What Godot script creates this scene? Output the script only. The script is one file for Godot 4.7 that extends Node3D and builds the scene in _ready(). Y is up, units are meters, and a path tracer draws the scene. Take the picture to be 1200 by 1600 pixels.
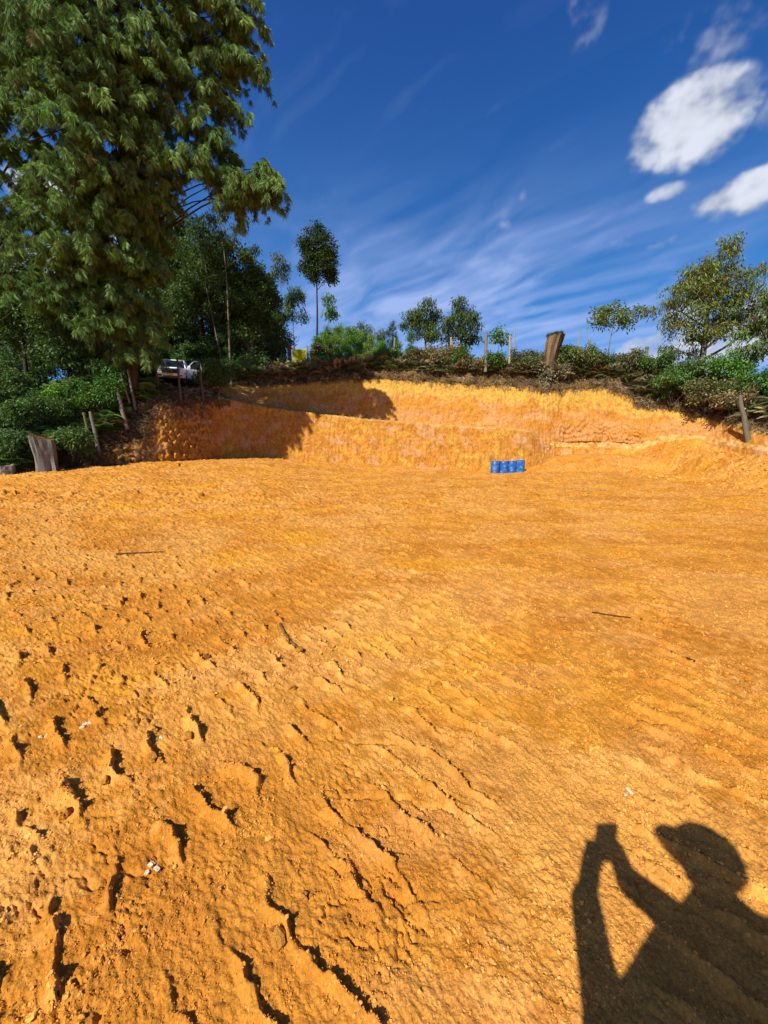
extends Node3D
# Excavated building pad of orange clay below a wooded bank, seen from standing height.
# Layout in metres: the camera stands at (0, 1.55, 0) and looks towards -z, y is up.

var rng := RandomNumberGenerator.new()
var n_big := FastNoiseLite.new()
var n_mid := FastNoiseLite.new()
var n_fine := FastNoiseLite.new()
var n_cell := FastNoiseLite.new()
var n_crack := FastNoiseLite.new()
var used := {}
var field := PackedFloat32Array()
const FX0 := -40.0
const FZ0 := -44.0
const FS := 0.5
const FNX := 161
const FNZ := 121
var bank_p := PackedVector3Array()   # bank surface, rows x columns
var bank_cols := 0
var bank_u := PackedFloat32Array()
var M := {}
var clump := {}
const BANK := [
	[[-14.43, 0.02, -9.50], [-14.73, 0.02, -9.70], [-15.18, 0.00, -10.00], [-16.06, 0.02, -10.60], [-17.38, 0.07, -11.50]],
	[[-17.49, 0.15, -13.50], [-17.86, 0.16, -13.80], [-18.37, 0.19, -14.20], [-19.62, 0.29, -15.20], [-21.85, 0.61, -17.00]],
	[[-18.93, 0.25, -17.80], [-19.33, 0.34, -18.20], [-19.95, 0.42, -18.80], [-21.66, 0.84, -20.50], [-24.11, 1.91, -23.00]],
	[[-18.01, 0.29, -19.30], [-18.51, 0.70, -19.90], [-19.13, 0.83, -20.60], [-20.78, 1.55, -22.50], [-23.28, 3.33, -25.50]],
	[[-17.54, 0.35, -20.20], [-18.09, 1.29, -21.00], [-18.76, 1.45, -21.80], [-20.10, 2.29, -23.50], [-22.81, 4.47, -27.00]],
	[[-16.44, 0.48, -21.80], [-17.09, 1.91, -22.90], [-17.59, 2.14, -23.60], [-18.65, 3.31, -25.20], [-20.47, 5.55, -28.00]],
	[[-15.25, 0.56, -23.20], [-15.90, 3.08, -24.60], [-16.25, 3.43, -25.20], [-17.17, 4.65, -26.80], [-18.46, 6.00, -29.00]],
	[[-14.24, 0.65, -24.70], [-14.59, 4.35, -25.90], [-14.84, 4.72, -26.40], [-15.34, 5.50, -27.40], [-20.10, 7.39, -36.00]],
	[[-13.06, 0.69, -27.20], [-13.12, 4.92, -28.00], [-13.33, 5.23, -28.50], [-13.63, 5.68, -29.20], [-16.75, 7.39, -36.00]],
	[[-11.99, 0.71, -29.40], [-11.95, 5.16, -30.00], [-12.40, 5.68, -31.20], [-12.84, 6.42, -32.40], [-13.44, 7.17, -34.00]],
	[[-9.78, 0.78, -30.60], [-9.71, 4.76, -31.00], [-10.26, 5.10, -32.80], [-10.51, 6.58, -33.80], [-10.83, 7.65, -35.00]],
	[[-6.81, 0.59, -30.40], [-6.77, 4.32, -30.80], [-7.16, 4.63, -32.60], [-7.30, 6.75, -33.60], [-7.53, 7.97, -34.80]],
	[[-3.86, 0.41, -30.10], [-3.84, 3.92, -30.50], [-4.05, 4.15, -32.20], [-4.12, 6.89, -33.20], [-4.25, 8.20, -34.40]],
	[[0.00, 0.20, -29.50], [0.00, 3.50, -29.90], [0.00, 3.70, -31.50], [0.00, 6.92, -32.50], [0.00, 8.17, -33.70]],
	[[4.61, -0.04, -28.70], [4.59, 3.14, -29.10], [4.83, 3.31, -30.60], [4.91, 6.44, -31.60], [5.07, 7.96, -32.90]],
	[[8.53, -0.22, -27.90], [8.53, 2.84, -28.40], [8.95, 2.99, -29.80], [9.12, 6.15, -30.90], [9.44, 7.73, -32.20]],
	[[10.16, -0.17, -27.70], [10.28, 2.66, -28.50], [10.67, 2.80, -29.60], [10.89, 5.98, -30.70], [11.26, 7.64, -32.00]],
	[[11.33, 0.57, -28.30], [11.54, 1.69, -29.00], [11.75, 2.01, -29.60], [11.90, 5.87, -30.60], [12.31, 7.58, -31.90]],
	[[13.09, 1.13, -29.30], [13.19, 1.64, -29.60], [13.30, 2.02, -29.90], [13.34, 5.83, -30.60], [13.75, 7.51, -31.80]],
	[[16.04, 1.10, -28.70], [16.16, 1.60, -29.00], [16.29, 2.01, -29.30], [16.33, 5.83, -30.00], [16.97, 7.39, -31.40]],
	[[17.77, 0.94, -27.80], [17.91, 1.46, -28.10], [18.12, 1.91, -28.50], [18.26, 4.80, -29.20], [19.08, 6.82, -30.80]],
	[[19.20, 1.55, -27.40], [19.29, 1.98, -27.60], [19.45, 2.42, -27.90], [19.70, 4.56, -28.60], [20.59, 6.54, -30.20]],
	[[20.47, 1.47, -25.20], [20.67, 1.87, -25.50], [20.94, 2.28, -25.90], [21.41, 3.62, -26.70], [22.52, 5.73, -28.40]],
	[[20.15, 0.99, -21.00], [20.39, 1.32, -21.30], [20.72, 1.65, -21.70], [21.34, 2.53, -22.50], [22.66, 4.53, -24.20]],
	[[19.95, 0.52, -17.00], [20.24, 0.87, -17.30], [20.64, 1.22, -17.70], [21.45, 1.84, -18.50], [23.13, 3.43, -20.20]],
	[[19.73, -0.30, -11.50], [20.16, -0.06, -11.80], [20.77, 0.18, -12.20], [21.99, 0.62, -13.00], [24.35, 1.78, -14.60]]]
const FIELD_POINTS := [[-18.11, 0.02, -16.00], [-18.35, 0.27, -19.00], [-16.88, 0.34, -20.00], [-15.74, 0.50, -21.80], [-14.01, 0.65, -24.30], [-11.83, 0.70, -29.00], [-9.69, 0.76, -30.30], [-3.82, 0.40, -29.80], [0.00, 0.19, -29.20], [4.56, -0.05, -28.40], [8.41, -0.22, -27.50], [11.07, 0.33, -27.60], [12.51, 0.91, -29.00], [14.08, 1.09, -29.40], [15.98, 1.05, -28.60], [17.52, 0.86, -27.40], [14.17, -0.02, -22.00], [11.82, 0.07, -24.50], [10.46, -0.08, -25.00], [0.00, 0.00, 2.00], [5.00, 0.00, 3.00], [-5.00, 0.00, 3.00], [0.00, 0.00, -1.00], [3.00, 0.00, -2.00], [-3.00, 0.00, -2.00], [0.00, 0.00, -5.00], [5.00, 0.00, -5.00], [-5.00, 0.00, -5.00], [8.00, 0.00, -8.00], [-8.00, 0.00, -8.00], [0.00, 0.00, -10.00], [0.00, -0.10, -18.00], [8.00, -0.12, -18.00], [-8.00, 0.12, -18.00], [13.00, -0.08, -14.00], [-14.00, 0.00, -12.00], [-25.00, 0.00, -10.00], [0.00, 0.00, 12.00], [20.00, 0.00, 0.00], [-20.00, 0.00, 0.00], [22.00, 0.00, -20.00], [0.00, -0.08, -24.00], [5.00, -0.15, -24.00]]
const TREES := [
	["acacia_tree", "large spreading olive green tree with reddish crown top above the right bank", [22.15, 6.43, -29.00], [21.86, 14.46, -29.00], 0.27, "euc", [0.085, 0.105, 0.028], 0.8, "",
		[[22.53, 14.26, -29.00, 1.12, 1.12], [22.10, 13.27, -29.00, 1.96, 1.03], [23.61, 12.67, -29.00, 1.64, 1.03], [21.09, 12.07, -29.00, 1.78, 0.84], [22.63, 11.86, -29.00, 2.34, 0.94], [24.68, 11.25, -29.00, 1.50, 0.94], [20.11, 11.13, -29.00, 1.68, 0.70], [22.14, 10.64, -29.00, 2.34, 0.70], [25.01, 10.53, -30.00, 1.94, 0.87], [20.24, 10.02, -29.00, 1.22, 0.47], [21.20, 9.40, -29.00, 1.59, 0.51], [22.60, 9.13, -28.00, 1.63, 0.54], [25.36, 9.61, -29.00, 1.03, 0.65], [20.97, 8.35, -29.00, 1.59, 0.42]]],
	["acacia_tree", "grey green tree cut by the right edge of the picture", [24.51, 5.54, -26.00], [23.83, 11.16, -26.00], 0.16, "euc", [0.060, 0.085, 0.035], 1.0, "",
		[[23.67, 10.43, -26.00, 0.75, 0.75], [23.56, 9.33, -26.00, 0.75, 0.84], [24.21, 8.21, -26.00, 0.84, 0.92], [23.50, 7.65, -26.00, 0.50, 0.67], [24.57, 9.70, -26.00, 1.01, 1.26]]],
	["eucalyptus_sapling", "thin young tree with sparse leaves between large tree and right edge", [23.45, 5.26, -26.80], [22.88, 8.61, -26.80], 0.05, "euc", [0.070, 0.120, 0.040], 0.8, "",
		[[22.90, 8.49, -26.80, 0.52, 0.39], [22.67, 7.83, -26.80, 0.48, 0.39], [23.40, 7.32, -26.80, 0.52, 0.39], [23.06, 6.77, -26.80, 0.52, 0.35]]],
	["umbrella_tree", "small flat-topped tree with bare forking pale stems on the crest", [16.89, 7.89, -31.60], [17.24, 11.01, -31.60], 0.085, "broad", [0.075, 0.105, 0.030], 0.75, "",
		[[17.09, 11.63, -31.60, 1.33, 0.46], [16.02, 11.23, -31.60, 0.71, 0.41], [18.26, 11.36, -31.60, 0.82, 0.46], [17.53, 11.01, -31.60, 1.12, 0.36], [16.54, 10.78, -31.60, 0.82, 0.25], [18.46, 10.78, -31.60, 0.66, 0.25]]],
	["eucalyptus_tree", "rounded olive eucalyptus, the left one of the close pair on the skyline", [4.54, 10.31, -46.00], [4.72, 16.75, -46.00], 0.2, "euc", [0.055, 0.075, 0.025], 1.2, "",
		[[4.72, 16.68, -46.00, 0.96, 0.67], [5.15, 15.84, -46.00, 1.11, 0.74], [3.83, 15.77, -46.00, 0.89, 0.74], [2.79, 15.58, -46.00, 0.82, 0.45], [3.49, 14.79, -46.00, 1.11, 0.67], [4.75, 14.79, -46.00, 1.19, 0.74], [4.06, 13.87, -46.00, 1.26, 0.67], [5.46, 14.00, -46.00, 0.89, 0.67], [2.24, 14.66, -46.00, 0.52, 0.37]]],
	["eucalyptus_tree", "layered dark eucalyptus, the right one of the close pair on the skyline", [8.66, 10.31, -46.00], [8.31, 17.01, -46.00], 0.2, "euc", [0.045, 0.065, 0.030], 1.1, "",
		[[8.17, 17.01, -46.00, 0.82, 0.52], [8.75, 16.42, -46.00, 1.04, 0.45], [9.40, 15.64, -46.00, 0.89, 0.45], [7.79, 15.77, -46.00, 1.04, 0.52], [7.19, 15.12, -46.00, 1.04, 0.59], [8.52, 14.99, -46.00, 1.34, 0.59], [9.65, 14.53, -46.00, 0.96, 0.52], [7.56, 14.13, -46.00, 1.19, 0.67], [8.98, 13.73, -46.00, 1.48, 0.67], [9.97, 13.47, -46.00, 0.89, 0.52], [6.87, 13.67, -46.00, 0.74, 0.52]]],
	["leafy_sapling", "small pale green sapling between the fence posts on the crest", [9.11, 8.08, -33.00], [9.08, 10.72, -33.00], 0.04, "broad", [0.070, 0.120, 0.050], 0.7, "",
		[[9.04, 10.62, -33.00, 0.53, 0.32], [8.66, 10.20, -33.00, 0.43, 0.32], [9.46, 10.15, -33.00, 0.43, 0.27]]],
	["tall_tree", "tall slim tree with dark oval crown on a long bare trunk", [-7.27, 9.24, -42.00], [-6.34, 22.22, -42.00], 0.16, "broad", [0.034, 0.050, 0.020], 1.5, "",
		[[-6.60, 21.88, -42.00, 0.88, 0.88], [-7.18, 20.81, -42.00, 1.15, 0.95], [-5.70, 20.64, -42.00, 1.15, 1.08], [-6.47, 19.84, -42.00, 1.90, 1.08], [-7.60, 19.27, -42.00, 0.88, 0.81], [-5.11, 19.27, -42.00, 0.95, 0.95], [-6.25, 18.52, -42.00, 1.63, 0.75], [-7.02, 17.83, -42.00, 0.81, 0.47], [-5.20, 18.12, -42.00, 0.68, 0.61]]],
	["eucalyptus_tree", "slender pale-stemmed eucalyptus with a small tuft crown left of the tall dark tree", [-11.96, 11.07, -50.00], [-12.16, 22.92, -50.00], 0.12, "euc", [0.060, 0.070, 0.040], 0.9, "",
		[[-12.16, 22.78, -50.00, 0.89, 0.56], [-11.89, 22.10, -50.00, 0.81, 0.48], [-12.65, 21.82, -50.00, 0.56, 0.40], [-11.56, 21.27, -50.00, 0.48, 0.32], [-13.11, 21.41, -50.00, 0.48, 0.24]]],
	["eucalyptus_tree", "small green eucalyptus standing low between the two tall slim trees", [-11.29, 11.64, -53.00], [-11.28, 20.77, -53.00], 0.13, "euc", [0.060, 0.090, 0.030], 1.0, "",
		[[-11.44, 20.77, -53.00, 1.20, 0.68], [-10.83, 19.95, -53.00, 1.11, 0.77], [-11.96, 19.81, -53.00, 0.85, 0.68], [-11.36, 18.76, -53.00, 1.20, 0.68], [-10.42, 18.01, -53.00, 0.85, 0.68], [-12.19, 18.01, -53.00, 0.77, 0.77]]],
	["eucalyptus_tree", "little narrow tree just right of the tall dark trunk", [-7.96, 12.98, -60.00], [-7.84, 22.47, -60.00], 0.1, "euc", [0.060, 0.100, 0.030], 1.0, "",
		[[-7.94, 22.30, -60.00, 0.77, 0.58], [-7.51, 21.37, -60.00, 0.97, 0.68], [-7.98, 20.36, -60.00, 0.68, 0.58], [-7.17, 20.19, -60.00, 0.68, 0.48]]],
	["eucalyptus_tree", "tiny distant tree with feathered crown above the green thicket", [-3.44, 15.26, -72.00], [-3.39, 22.58, -72.00], 0.12, "euc", [0.060, 0.085, 0.045], 1.0, "",
		[[-3.50, 22.27, -72.00, 0.81, 0.58], [-2.96, 21.45, -72.00, 0.93, 0.70], [-3.95, 21.14, -72.00, 0.93, 0.70], [-3.30, 20.20, -72.00, 0.93, 0.70]]],
	["eucalyptus_tree", "tiny round distant tree left of the small blue-green conifer", [-0.46, 15.83, -75.00], [-0.57, 22.38, -75.00], 0.12, "euc", [0.050, 0.075, 0.040], 1.0, "",
		[[-0.57, 21.95, -75.00, 0.85, 0.60], [-0.11, 21.31, -75.00, 0.73, 0.60], [-1.14, 20.98, -75.00, 0.73, 0.60]]],
	["eucalyptus_tree", "faint distant tree top showing over the middle of the green thicket", [-5.45, 15.26, -72.00], [-5.36, 21.86, -72.00], 0.1, "euc", [0.065, 0.090, 0.050], 1.0, "",
		[[-5.37, 21.45, -72.00, 0.93, 0.70], [-5.82, 20.52, -72.00, 0.93, 0.70], [-4.83, 20.31, -72.00, 0.81, 0.70]]],
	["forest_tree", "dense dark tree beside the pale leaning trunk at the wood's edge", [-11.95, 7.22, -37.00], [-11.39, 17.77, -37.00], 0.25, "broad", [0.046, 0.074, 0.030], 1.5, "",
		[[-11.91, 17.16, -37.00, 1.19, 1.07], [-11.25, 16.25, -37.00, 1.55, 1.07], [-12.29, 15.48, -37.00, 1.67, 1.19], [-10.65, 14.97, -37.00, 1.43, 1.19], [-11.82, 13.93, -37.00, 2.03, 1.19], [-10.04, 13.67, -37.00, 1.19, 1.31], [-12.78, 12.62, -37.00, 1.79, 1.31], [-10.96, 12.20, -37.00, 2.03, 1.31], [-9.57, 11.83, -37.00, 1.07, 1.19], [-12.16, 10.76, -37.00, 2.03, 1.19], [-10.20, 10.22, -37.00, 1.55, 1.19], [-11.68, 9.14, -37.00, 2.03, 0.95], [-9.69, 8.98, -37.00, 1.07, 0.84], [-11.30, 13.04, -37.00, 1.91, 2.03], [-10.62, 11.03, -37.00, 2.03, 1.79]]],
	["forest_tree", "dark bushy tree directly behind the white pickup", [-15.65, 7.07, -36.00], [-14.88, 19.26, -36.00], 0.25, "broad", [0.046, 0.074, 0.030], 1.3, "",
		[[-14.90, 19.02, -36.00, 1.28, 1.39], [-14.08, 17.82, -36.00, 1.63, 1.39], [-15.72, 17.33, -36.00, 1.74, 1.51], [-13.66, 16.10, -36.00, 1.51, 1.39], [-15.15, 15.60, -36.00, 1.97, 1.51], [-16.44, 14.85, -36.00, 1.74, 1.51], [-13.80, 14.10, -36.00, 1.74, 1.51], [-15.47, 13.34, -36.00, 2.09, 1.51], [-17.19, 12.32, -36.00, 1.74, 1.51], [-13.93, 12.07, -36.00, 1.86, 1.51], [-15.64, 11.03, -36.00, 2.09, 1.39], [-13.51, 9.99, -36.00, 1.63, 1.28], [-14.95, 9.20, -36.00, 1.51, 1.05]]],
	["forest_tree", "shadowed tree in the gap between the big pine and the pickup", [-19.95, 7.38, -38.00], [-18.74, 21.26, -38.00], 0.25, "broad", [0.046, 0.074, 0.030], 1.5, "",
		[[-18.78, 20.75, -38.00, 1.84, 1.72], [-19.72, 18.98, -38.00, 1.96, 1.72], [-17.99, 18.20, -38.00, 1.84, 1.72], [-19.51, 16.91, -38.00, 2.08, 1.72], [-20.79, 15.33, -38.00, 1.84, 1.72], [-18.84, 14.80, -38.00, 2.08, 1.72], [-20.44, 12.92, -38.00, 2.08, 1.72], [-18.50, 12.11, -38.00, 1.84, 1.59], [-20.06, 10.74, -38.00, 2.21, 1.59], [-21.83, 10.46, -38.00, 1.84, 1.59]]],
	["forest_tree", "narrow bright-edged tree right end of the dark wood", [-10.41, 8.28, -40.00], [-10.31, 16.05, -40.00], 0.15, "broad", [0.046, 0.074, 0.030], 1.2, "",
		[[-10.57, 15.66, -40.00, 0.65, 0.65], [-10.26, 14.65, -40.00, 0.84, 0.77], [-10.90, 13.80, -40.00, 0.77, 0.77], [-9.95, 13.23, -40.00, 0.77, 0.77], [-10.49, 12.09, -40.00, 1.03, 0.90], [-9.79, 11.22, -40.00, 0.90, 0.90], [-10.45, 10.29, -40.00, 1.16, 0.77]]],
	["leaning_eucalyptus", "thin pale-trunked eucalyptus leaning in front of the dark wood", [-12.20, 6.61, -33.00], [-12.46, 19.62, -33.00], 0.11, "euc", [0.045, 0.060, 0.025], 0.7, "",
		[[-12.55, 19.62, -33.00, 0.53, 0.43], [-12.11, 19.10, -33.00, 0.48, 0.37], [-10.97, 17.96, -33.00, 0.43, 0.27], [-9.98, 16.55, -33.00, 0.21, 0.21], [-13.02, 18.45, -33.00, 0.53, 0.48], [-11.55, 17.26, -33.00, 0.32, 0.21], [-12.34, 17.79, -33.00, 0.37, 0.32], [-10.46, 18.45, -33.00, 0.27, 0.16]]],
	["leaning_eucalyptus", "second thin pale trunk rising behind the fence posts near pickup", [-12.94, 6.76, -34.00], [-14.47, 16.68, -34.00], 0.08, "euc", [0.040, 0.055, 0.020], 0.7, "",
		[[-14.58, 16.54, -34.00, 0.66, 0.49], [-14.04, 15.76, -34.00, 0.66, 0.44], [-14.12, 17.37, -34.00, 0.44, 0.33]]],
	["undergrowth_tree", "leafy grey-green tree at the far left edge under the pines", [-24.72, 3.29, -28.00], [-23.70, 13.82, -28.00], 0.2, "broad", [0.046, 0.074, 0.030], 1.0, "",
		[[-24.03, 13.82, -28.00, 1.17, 0.99], [-22.90, 13.06, -28.00, 1.26, 0.99], [-25.04, 12.67, -28.00, 1.35, 1.17], [-23.93, 11.70, -28.00, 1.63, 1.08], [-22.01, 11.90, -28.00, 1.17, 0.90], [-25.37, 10.52, -28.00, 1.54, 1.17], [-23.07, 10.33, -28.00, 1.63, 1.08], [-24.52, 9.13, -28.00, 1.72, 1.08], [-21.88, 9.73, -28.00, 1.35, 0.90]]],
	["undergrowth_tree", "round dark-leaved small tree above the fern slope", [-20.00, 3.92, -25.50], [-19.22, 8.45, -25.50], 0.12, "broad", [0.046, 0.074, 0.030], 1.0, "",
		[[-19.42, 8.45, -25.50, 1.07, 0.66], [-18.51, 7.90, -25.50, 0.99, 0.66], [-20.32, 7.53, -25.50, 1.07, 0.74], [-19.21, 6.97, -25.50, 1.23, 0.74], [-18.04, 6.97, -25.50, 0.90, 0.58]]],
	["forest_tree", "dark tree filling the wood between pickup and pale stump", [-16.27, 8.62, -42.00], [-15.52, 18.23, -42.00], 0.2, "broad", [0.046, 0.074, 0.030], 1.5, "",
		[[-15.56, 17.65, -42.00, 2.03, 1.76], [-16.75, 15.90, -42.00, 2.30, 1.76], [-14.53, 15.90, -42.00, 2.30, 1.76], [-15.93, 13.82, -42.00, 2.71, 1.90], [-14.44, 12.01, -42.00, 2.44, 1.76], [-16.75, 11.09, -42.00, 2.71, 1.63], [-19.28, 11.70, -42.00, 2.30, 1.76], [-21.31, 10.48, -42.00, 2.30, 1.35], [-18.23, 8.23, -38.00, 2.70, 1.23], [-15.60, 7.94, -38.00, 2.70, 1.23], [-20.59, 8.06, -38.00, 2.45, 1.35], [-22.54, 9.27, -39.00, 1.89, 1.51]]],
	["young_conifer", "small blue-green conifer with a pointed top on the skyline", [0.88, 9.93, -44.00], [0.87, 14.53, -44.00], 0.06, "spruce", [0.022, 0.045, 0.032], 1.3, "",
		[[0.87, 14.28, -44.00, 0.21, 0.35], [0.87, 13.71, -44.00, 0.35, 0.35], [0.87, 13.14, -44.00, 0.50, 0.43], [0.87, 12.50, -44.00, 0.64, 0.43], [0.88, 11.80, -44.00, 0.71, 0.50]]],
	["young_conifer", "bright green conifer peak left of the olive eucalyptus pair", [2.60, 9.24, -42.00], [2.62, 12.92, -42.00], 0.05, "spruce", [0.040, 0.090, 0.030], 1.2, "",
		[[2.62, 12.67, -42.00, 0.27, 0.34], [2.63, 12.13, -42.00, 0.47, 0.41], [2.64, 11.46, -42.00, 0.68, 0.47], [2.58, 10.72, -42.00, 0.88, 0.54]]],
	["young_pine", "bright green bushy young pine at the left end beside the yellow banner", [-6.05, 8.39, -38.00], [-5.91, 11.40, -38.00], 0.06, "spruce", [0.060, 0.135, 0.024], 1.6, "young pines in the thicket",
		[[-5.92, 11.18, -38.00, 0.32, 0.43], [-6.17, 10.68, -38.00, 0.56, 0.55], [-5.77, 10.18, -38.00, 0.68, 0.61], [-6.14, 9.57, -38.00, 0.84, 0.67], [-5.92, 8.90, -38.00, 0.92, 0.74]]],
	["young_pine", "bright green bushy young pine second from the banner", [-5.18, 8.48, -38.50], [-5.04, 12.19, -38.50], 0.06, "spruce", [0.072, 0.125, 0.024], 1.6, "young pines in the thicket",
		[[-5.04, 11.97, -38.50, 0.37, 0.43], [-5.29, 11.47, -38.50, 0.65, 0.56], [-4.89, 10.97, -38.50, 0.79, 0.62], [-5.25, 10.35, -38.50, 0.98, 0.68], [-5.03, 9.68, -38.50, 1.07, 0.75]]],
	["young_pine", "bright green bushy young pine third from the banner", [-4.22, 8.57, -39.00], [-4.09, 12.66, -39.00], 0.06, "spruce", [0.084, 0.135, 0.024], 1.6, "young pines in the thicket",
		[[-4.09, 12.44, -39.00, 0.43, 0.44], [-4.34, 11.94, -39.00, 0.75, 0.57], [-3.93, 11.43, -39.00, 0.91, 0.63], [-4.30, 10.81, -39.00, 1.12, 0.69], [-4.07, 10.12, -39.00, 1.23, 0.75]]],
	["young_pine", "bright green bushy young pine fourth from the banner, tallest of the thicket", [-3.17, 8.39, -38.00], [-3.06, 12.11, -38.00], 0.06, "spruce", [0.060, 0.125, 0.024], 1.6, "young pines in the thicket",
		[[-3.07, 11.89, -38.00, 0.39, 0.43], [-3.30, 11.40, -38.00, 0.69, 0.55], [-2.91, 10.90, -38.00, 0.83, 0.61], [-3.26, 10.29, -38.00, 1.03, 0.67], [-3.04, 9.63, -38.00, 1.13, 0.74]]],
	["young_pine", "bright green bushy young pine fifth from the banner", [-2.26, 8.48, -38.50], [-2.17, 11.86, -38.50], 0.06, "spruce", [0.072, 0.135, 0.024], 1.6, "young pines in the thicket",
		[[-2.17, 11.64, -38.50, 0.37, 0.43], [-2.41, 11.14, -38.50, 0.65, 0.56], [-2.01, 10.63, -38.50, 0.79, 0.62], [-2.37, 10.01, -38.50, 0.98, 0.68], [-2.13, 9.34, -38.50, 1.07, 0.75]]],
	["young_pine", "bright green bushy young pine sixth from the banner", [-1.29, 8.39, -38.00], [-1.22, 11.45, -38.00], 0.06, "spruce", [0.084, 0.125, 0.024], 1.6, "young pines in the thicket",
		[[-1.22, 11.23, -38.00, 0.37, 0.43], [-1.45, 10.74, -38.00, 0.64, 0.55], [-1.05, 10.24, -38.00, 0.78, 0.61], [-1.40, 9.63, -38.00, 0.97, 0.67], [-1.17, 8.96, -38.00, 1.06, 0.74]]],
	["young_pine", "bright green bushy young pine seventh from the banner", [-0.23, 8.30, -37.50], [-0.17, 10.99, -37.50], 0.06, "spruce", [0.060, 0.135, 0.024], 1.6, "young pines in the thicket",
		[[-0.17, 10.78, -37.50, 0.36, 0.42], [-0.40, 10.29, -37.50, 0.64, 0.54], [0.00, 9.79, -37.50, 0.77, 0.60], [-0.35, 9.19, -37.50, 0.95, 0.67], [-0.12, 8.53, -37.50, 1.04, 0.73]]],
	["young_pine", "bright green bushy young pine at the right end of the thicket, above the hanging root", [1.26, 8.21, -37.00], [1.30, 10.49, -37.00], 0.06, "spruce", [0.072, 0.125, 0.024], 1.6, "young pines in the thicket",
		[[1.30, 10.28, -37.00, 0.33, 0.42], [1.08, 9.79, -37.00, 0.58, 0.54], [1.48, 9.31, -37.00, 0.71, 0.60], [1.14, 8.71, -37.00, 0.88, 0.66], [1.37, 8.05, -37.00, 0.96, 0.72]]],
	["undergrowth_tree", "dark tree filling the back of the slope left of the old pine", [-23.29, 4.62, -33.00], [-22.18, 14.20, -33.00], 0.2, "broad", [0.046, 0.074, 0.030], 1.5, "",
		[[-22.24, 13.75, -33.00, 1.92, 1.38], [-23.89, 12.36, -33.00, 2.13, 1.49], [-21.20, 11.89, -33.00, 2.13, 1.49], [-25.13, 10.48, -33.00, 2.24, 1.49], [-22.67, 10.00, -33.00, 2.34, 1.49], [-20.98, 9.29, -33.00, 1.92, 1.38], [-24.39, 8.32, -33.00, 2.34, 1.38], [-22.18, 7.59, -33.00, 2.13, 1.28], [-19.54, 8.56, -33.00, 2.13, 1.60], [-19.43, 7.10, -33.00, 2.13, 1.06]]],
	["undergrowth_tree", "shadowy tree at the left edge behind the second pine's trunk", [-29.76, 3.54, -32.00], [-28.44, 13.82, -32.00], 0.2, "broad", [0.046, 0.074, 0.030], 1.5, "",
		[[-28.51, 13.38, -32.00, 2.27, 1.55], [-26.54, 12.03, -32.00, 2.27, 1.55], [-30.07, 11.13, -32.00, 2.27, 1.65], [-27.81, 9.98, -32.00, 2.48, 1.65], [-26.02, 8.82, -32.00, 2.27, 1.55], [-30.02, 8.35, -32.00, 2.48, 1.65], [-27.76, 6.93, -32.00, 2.48, 1.55], [-25.34, 6.46, -32.00, 2.06, 1.34], [-29.96, 5.49, -32.00, 2.48, 1.45]]]]
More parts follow.
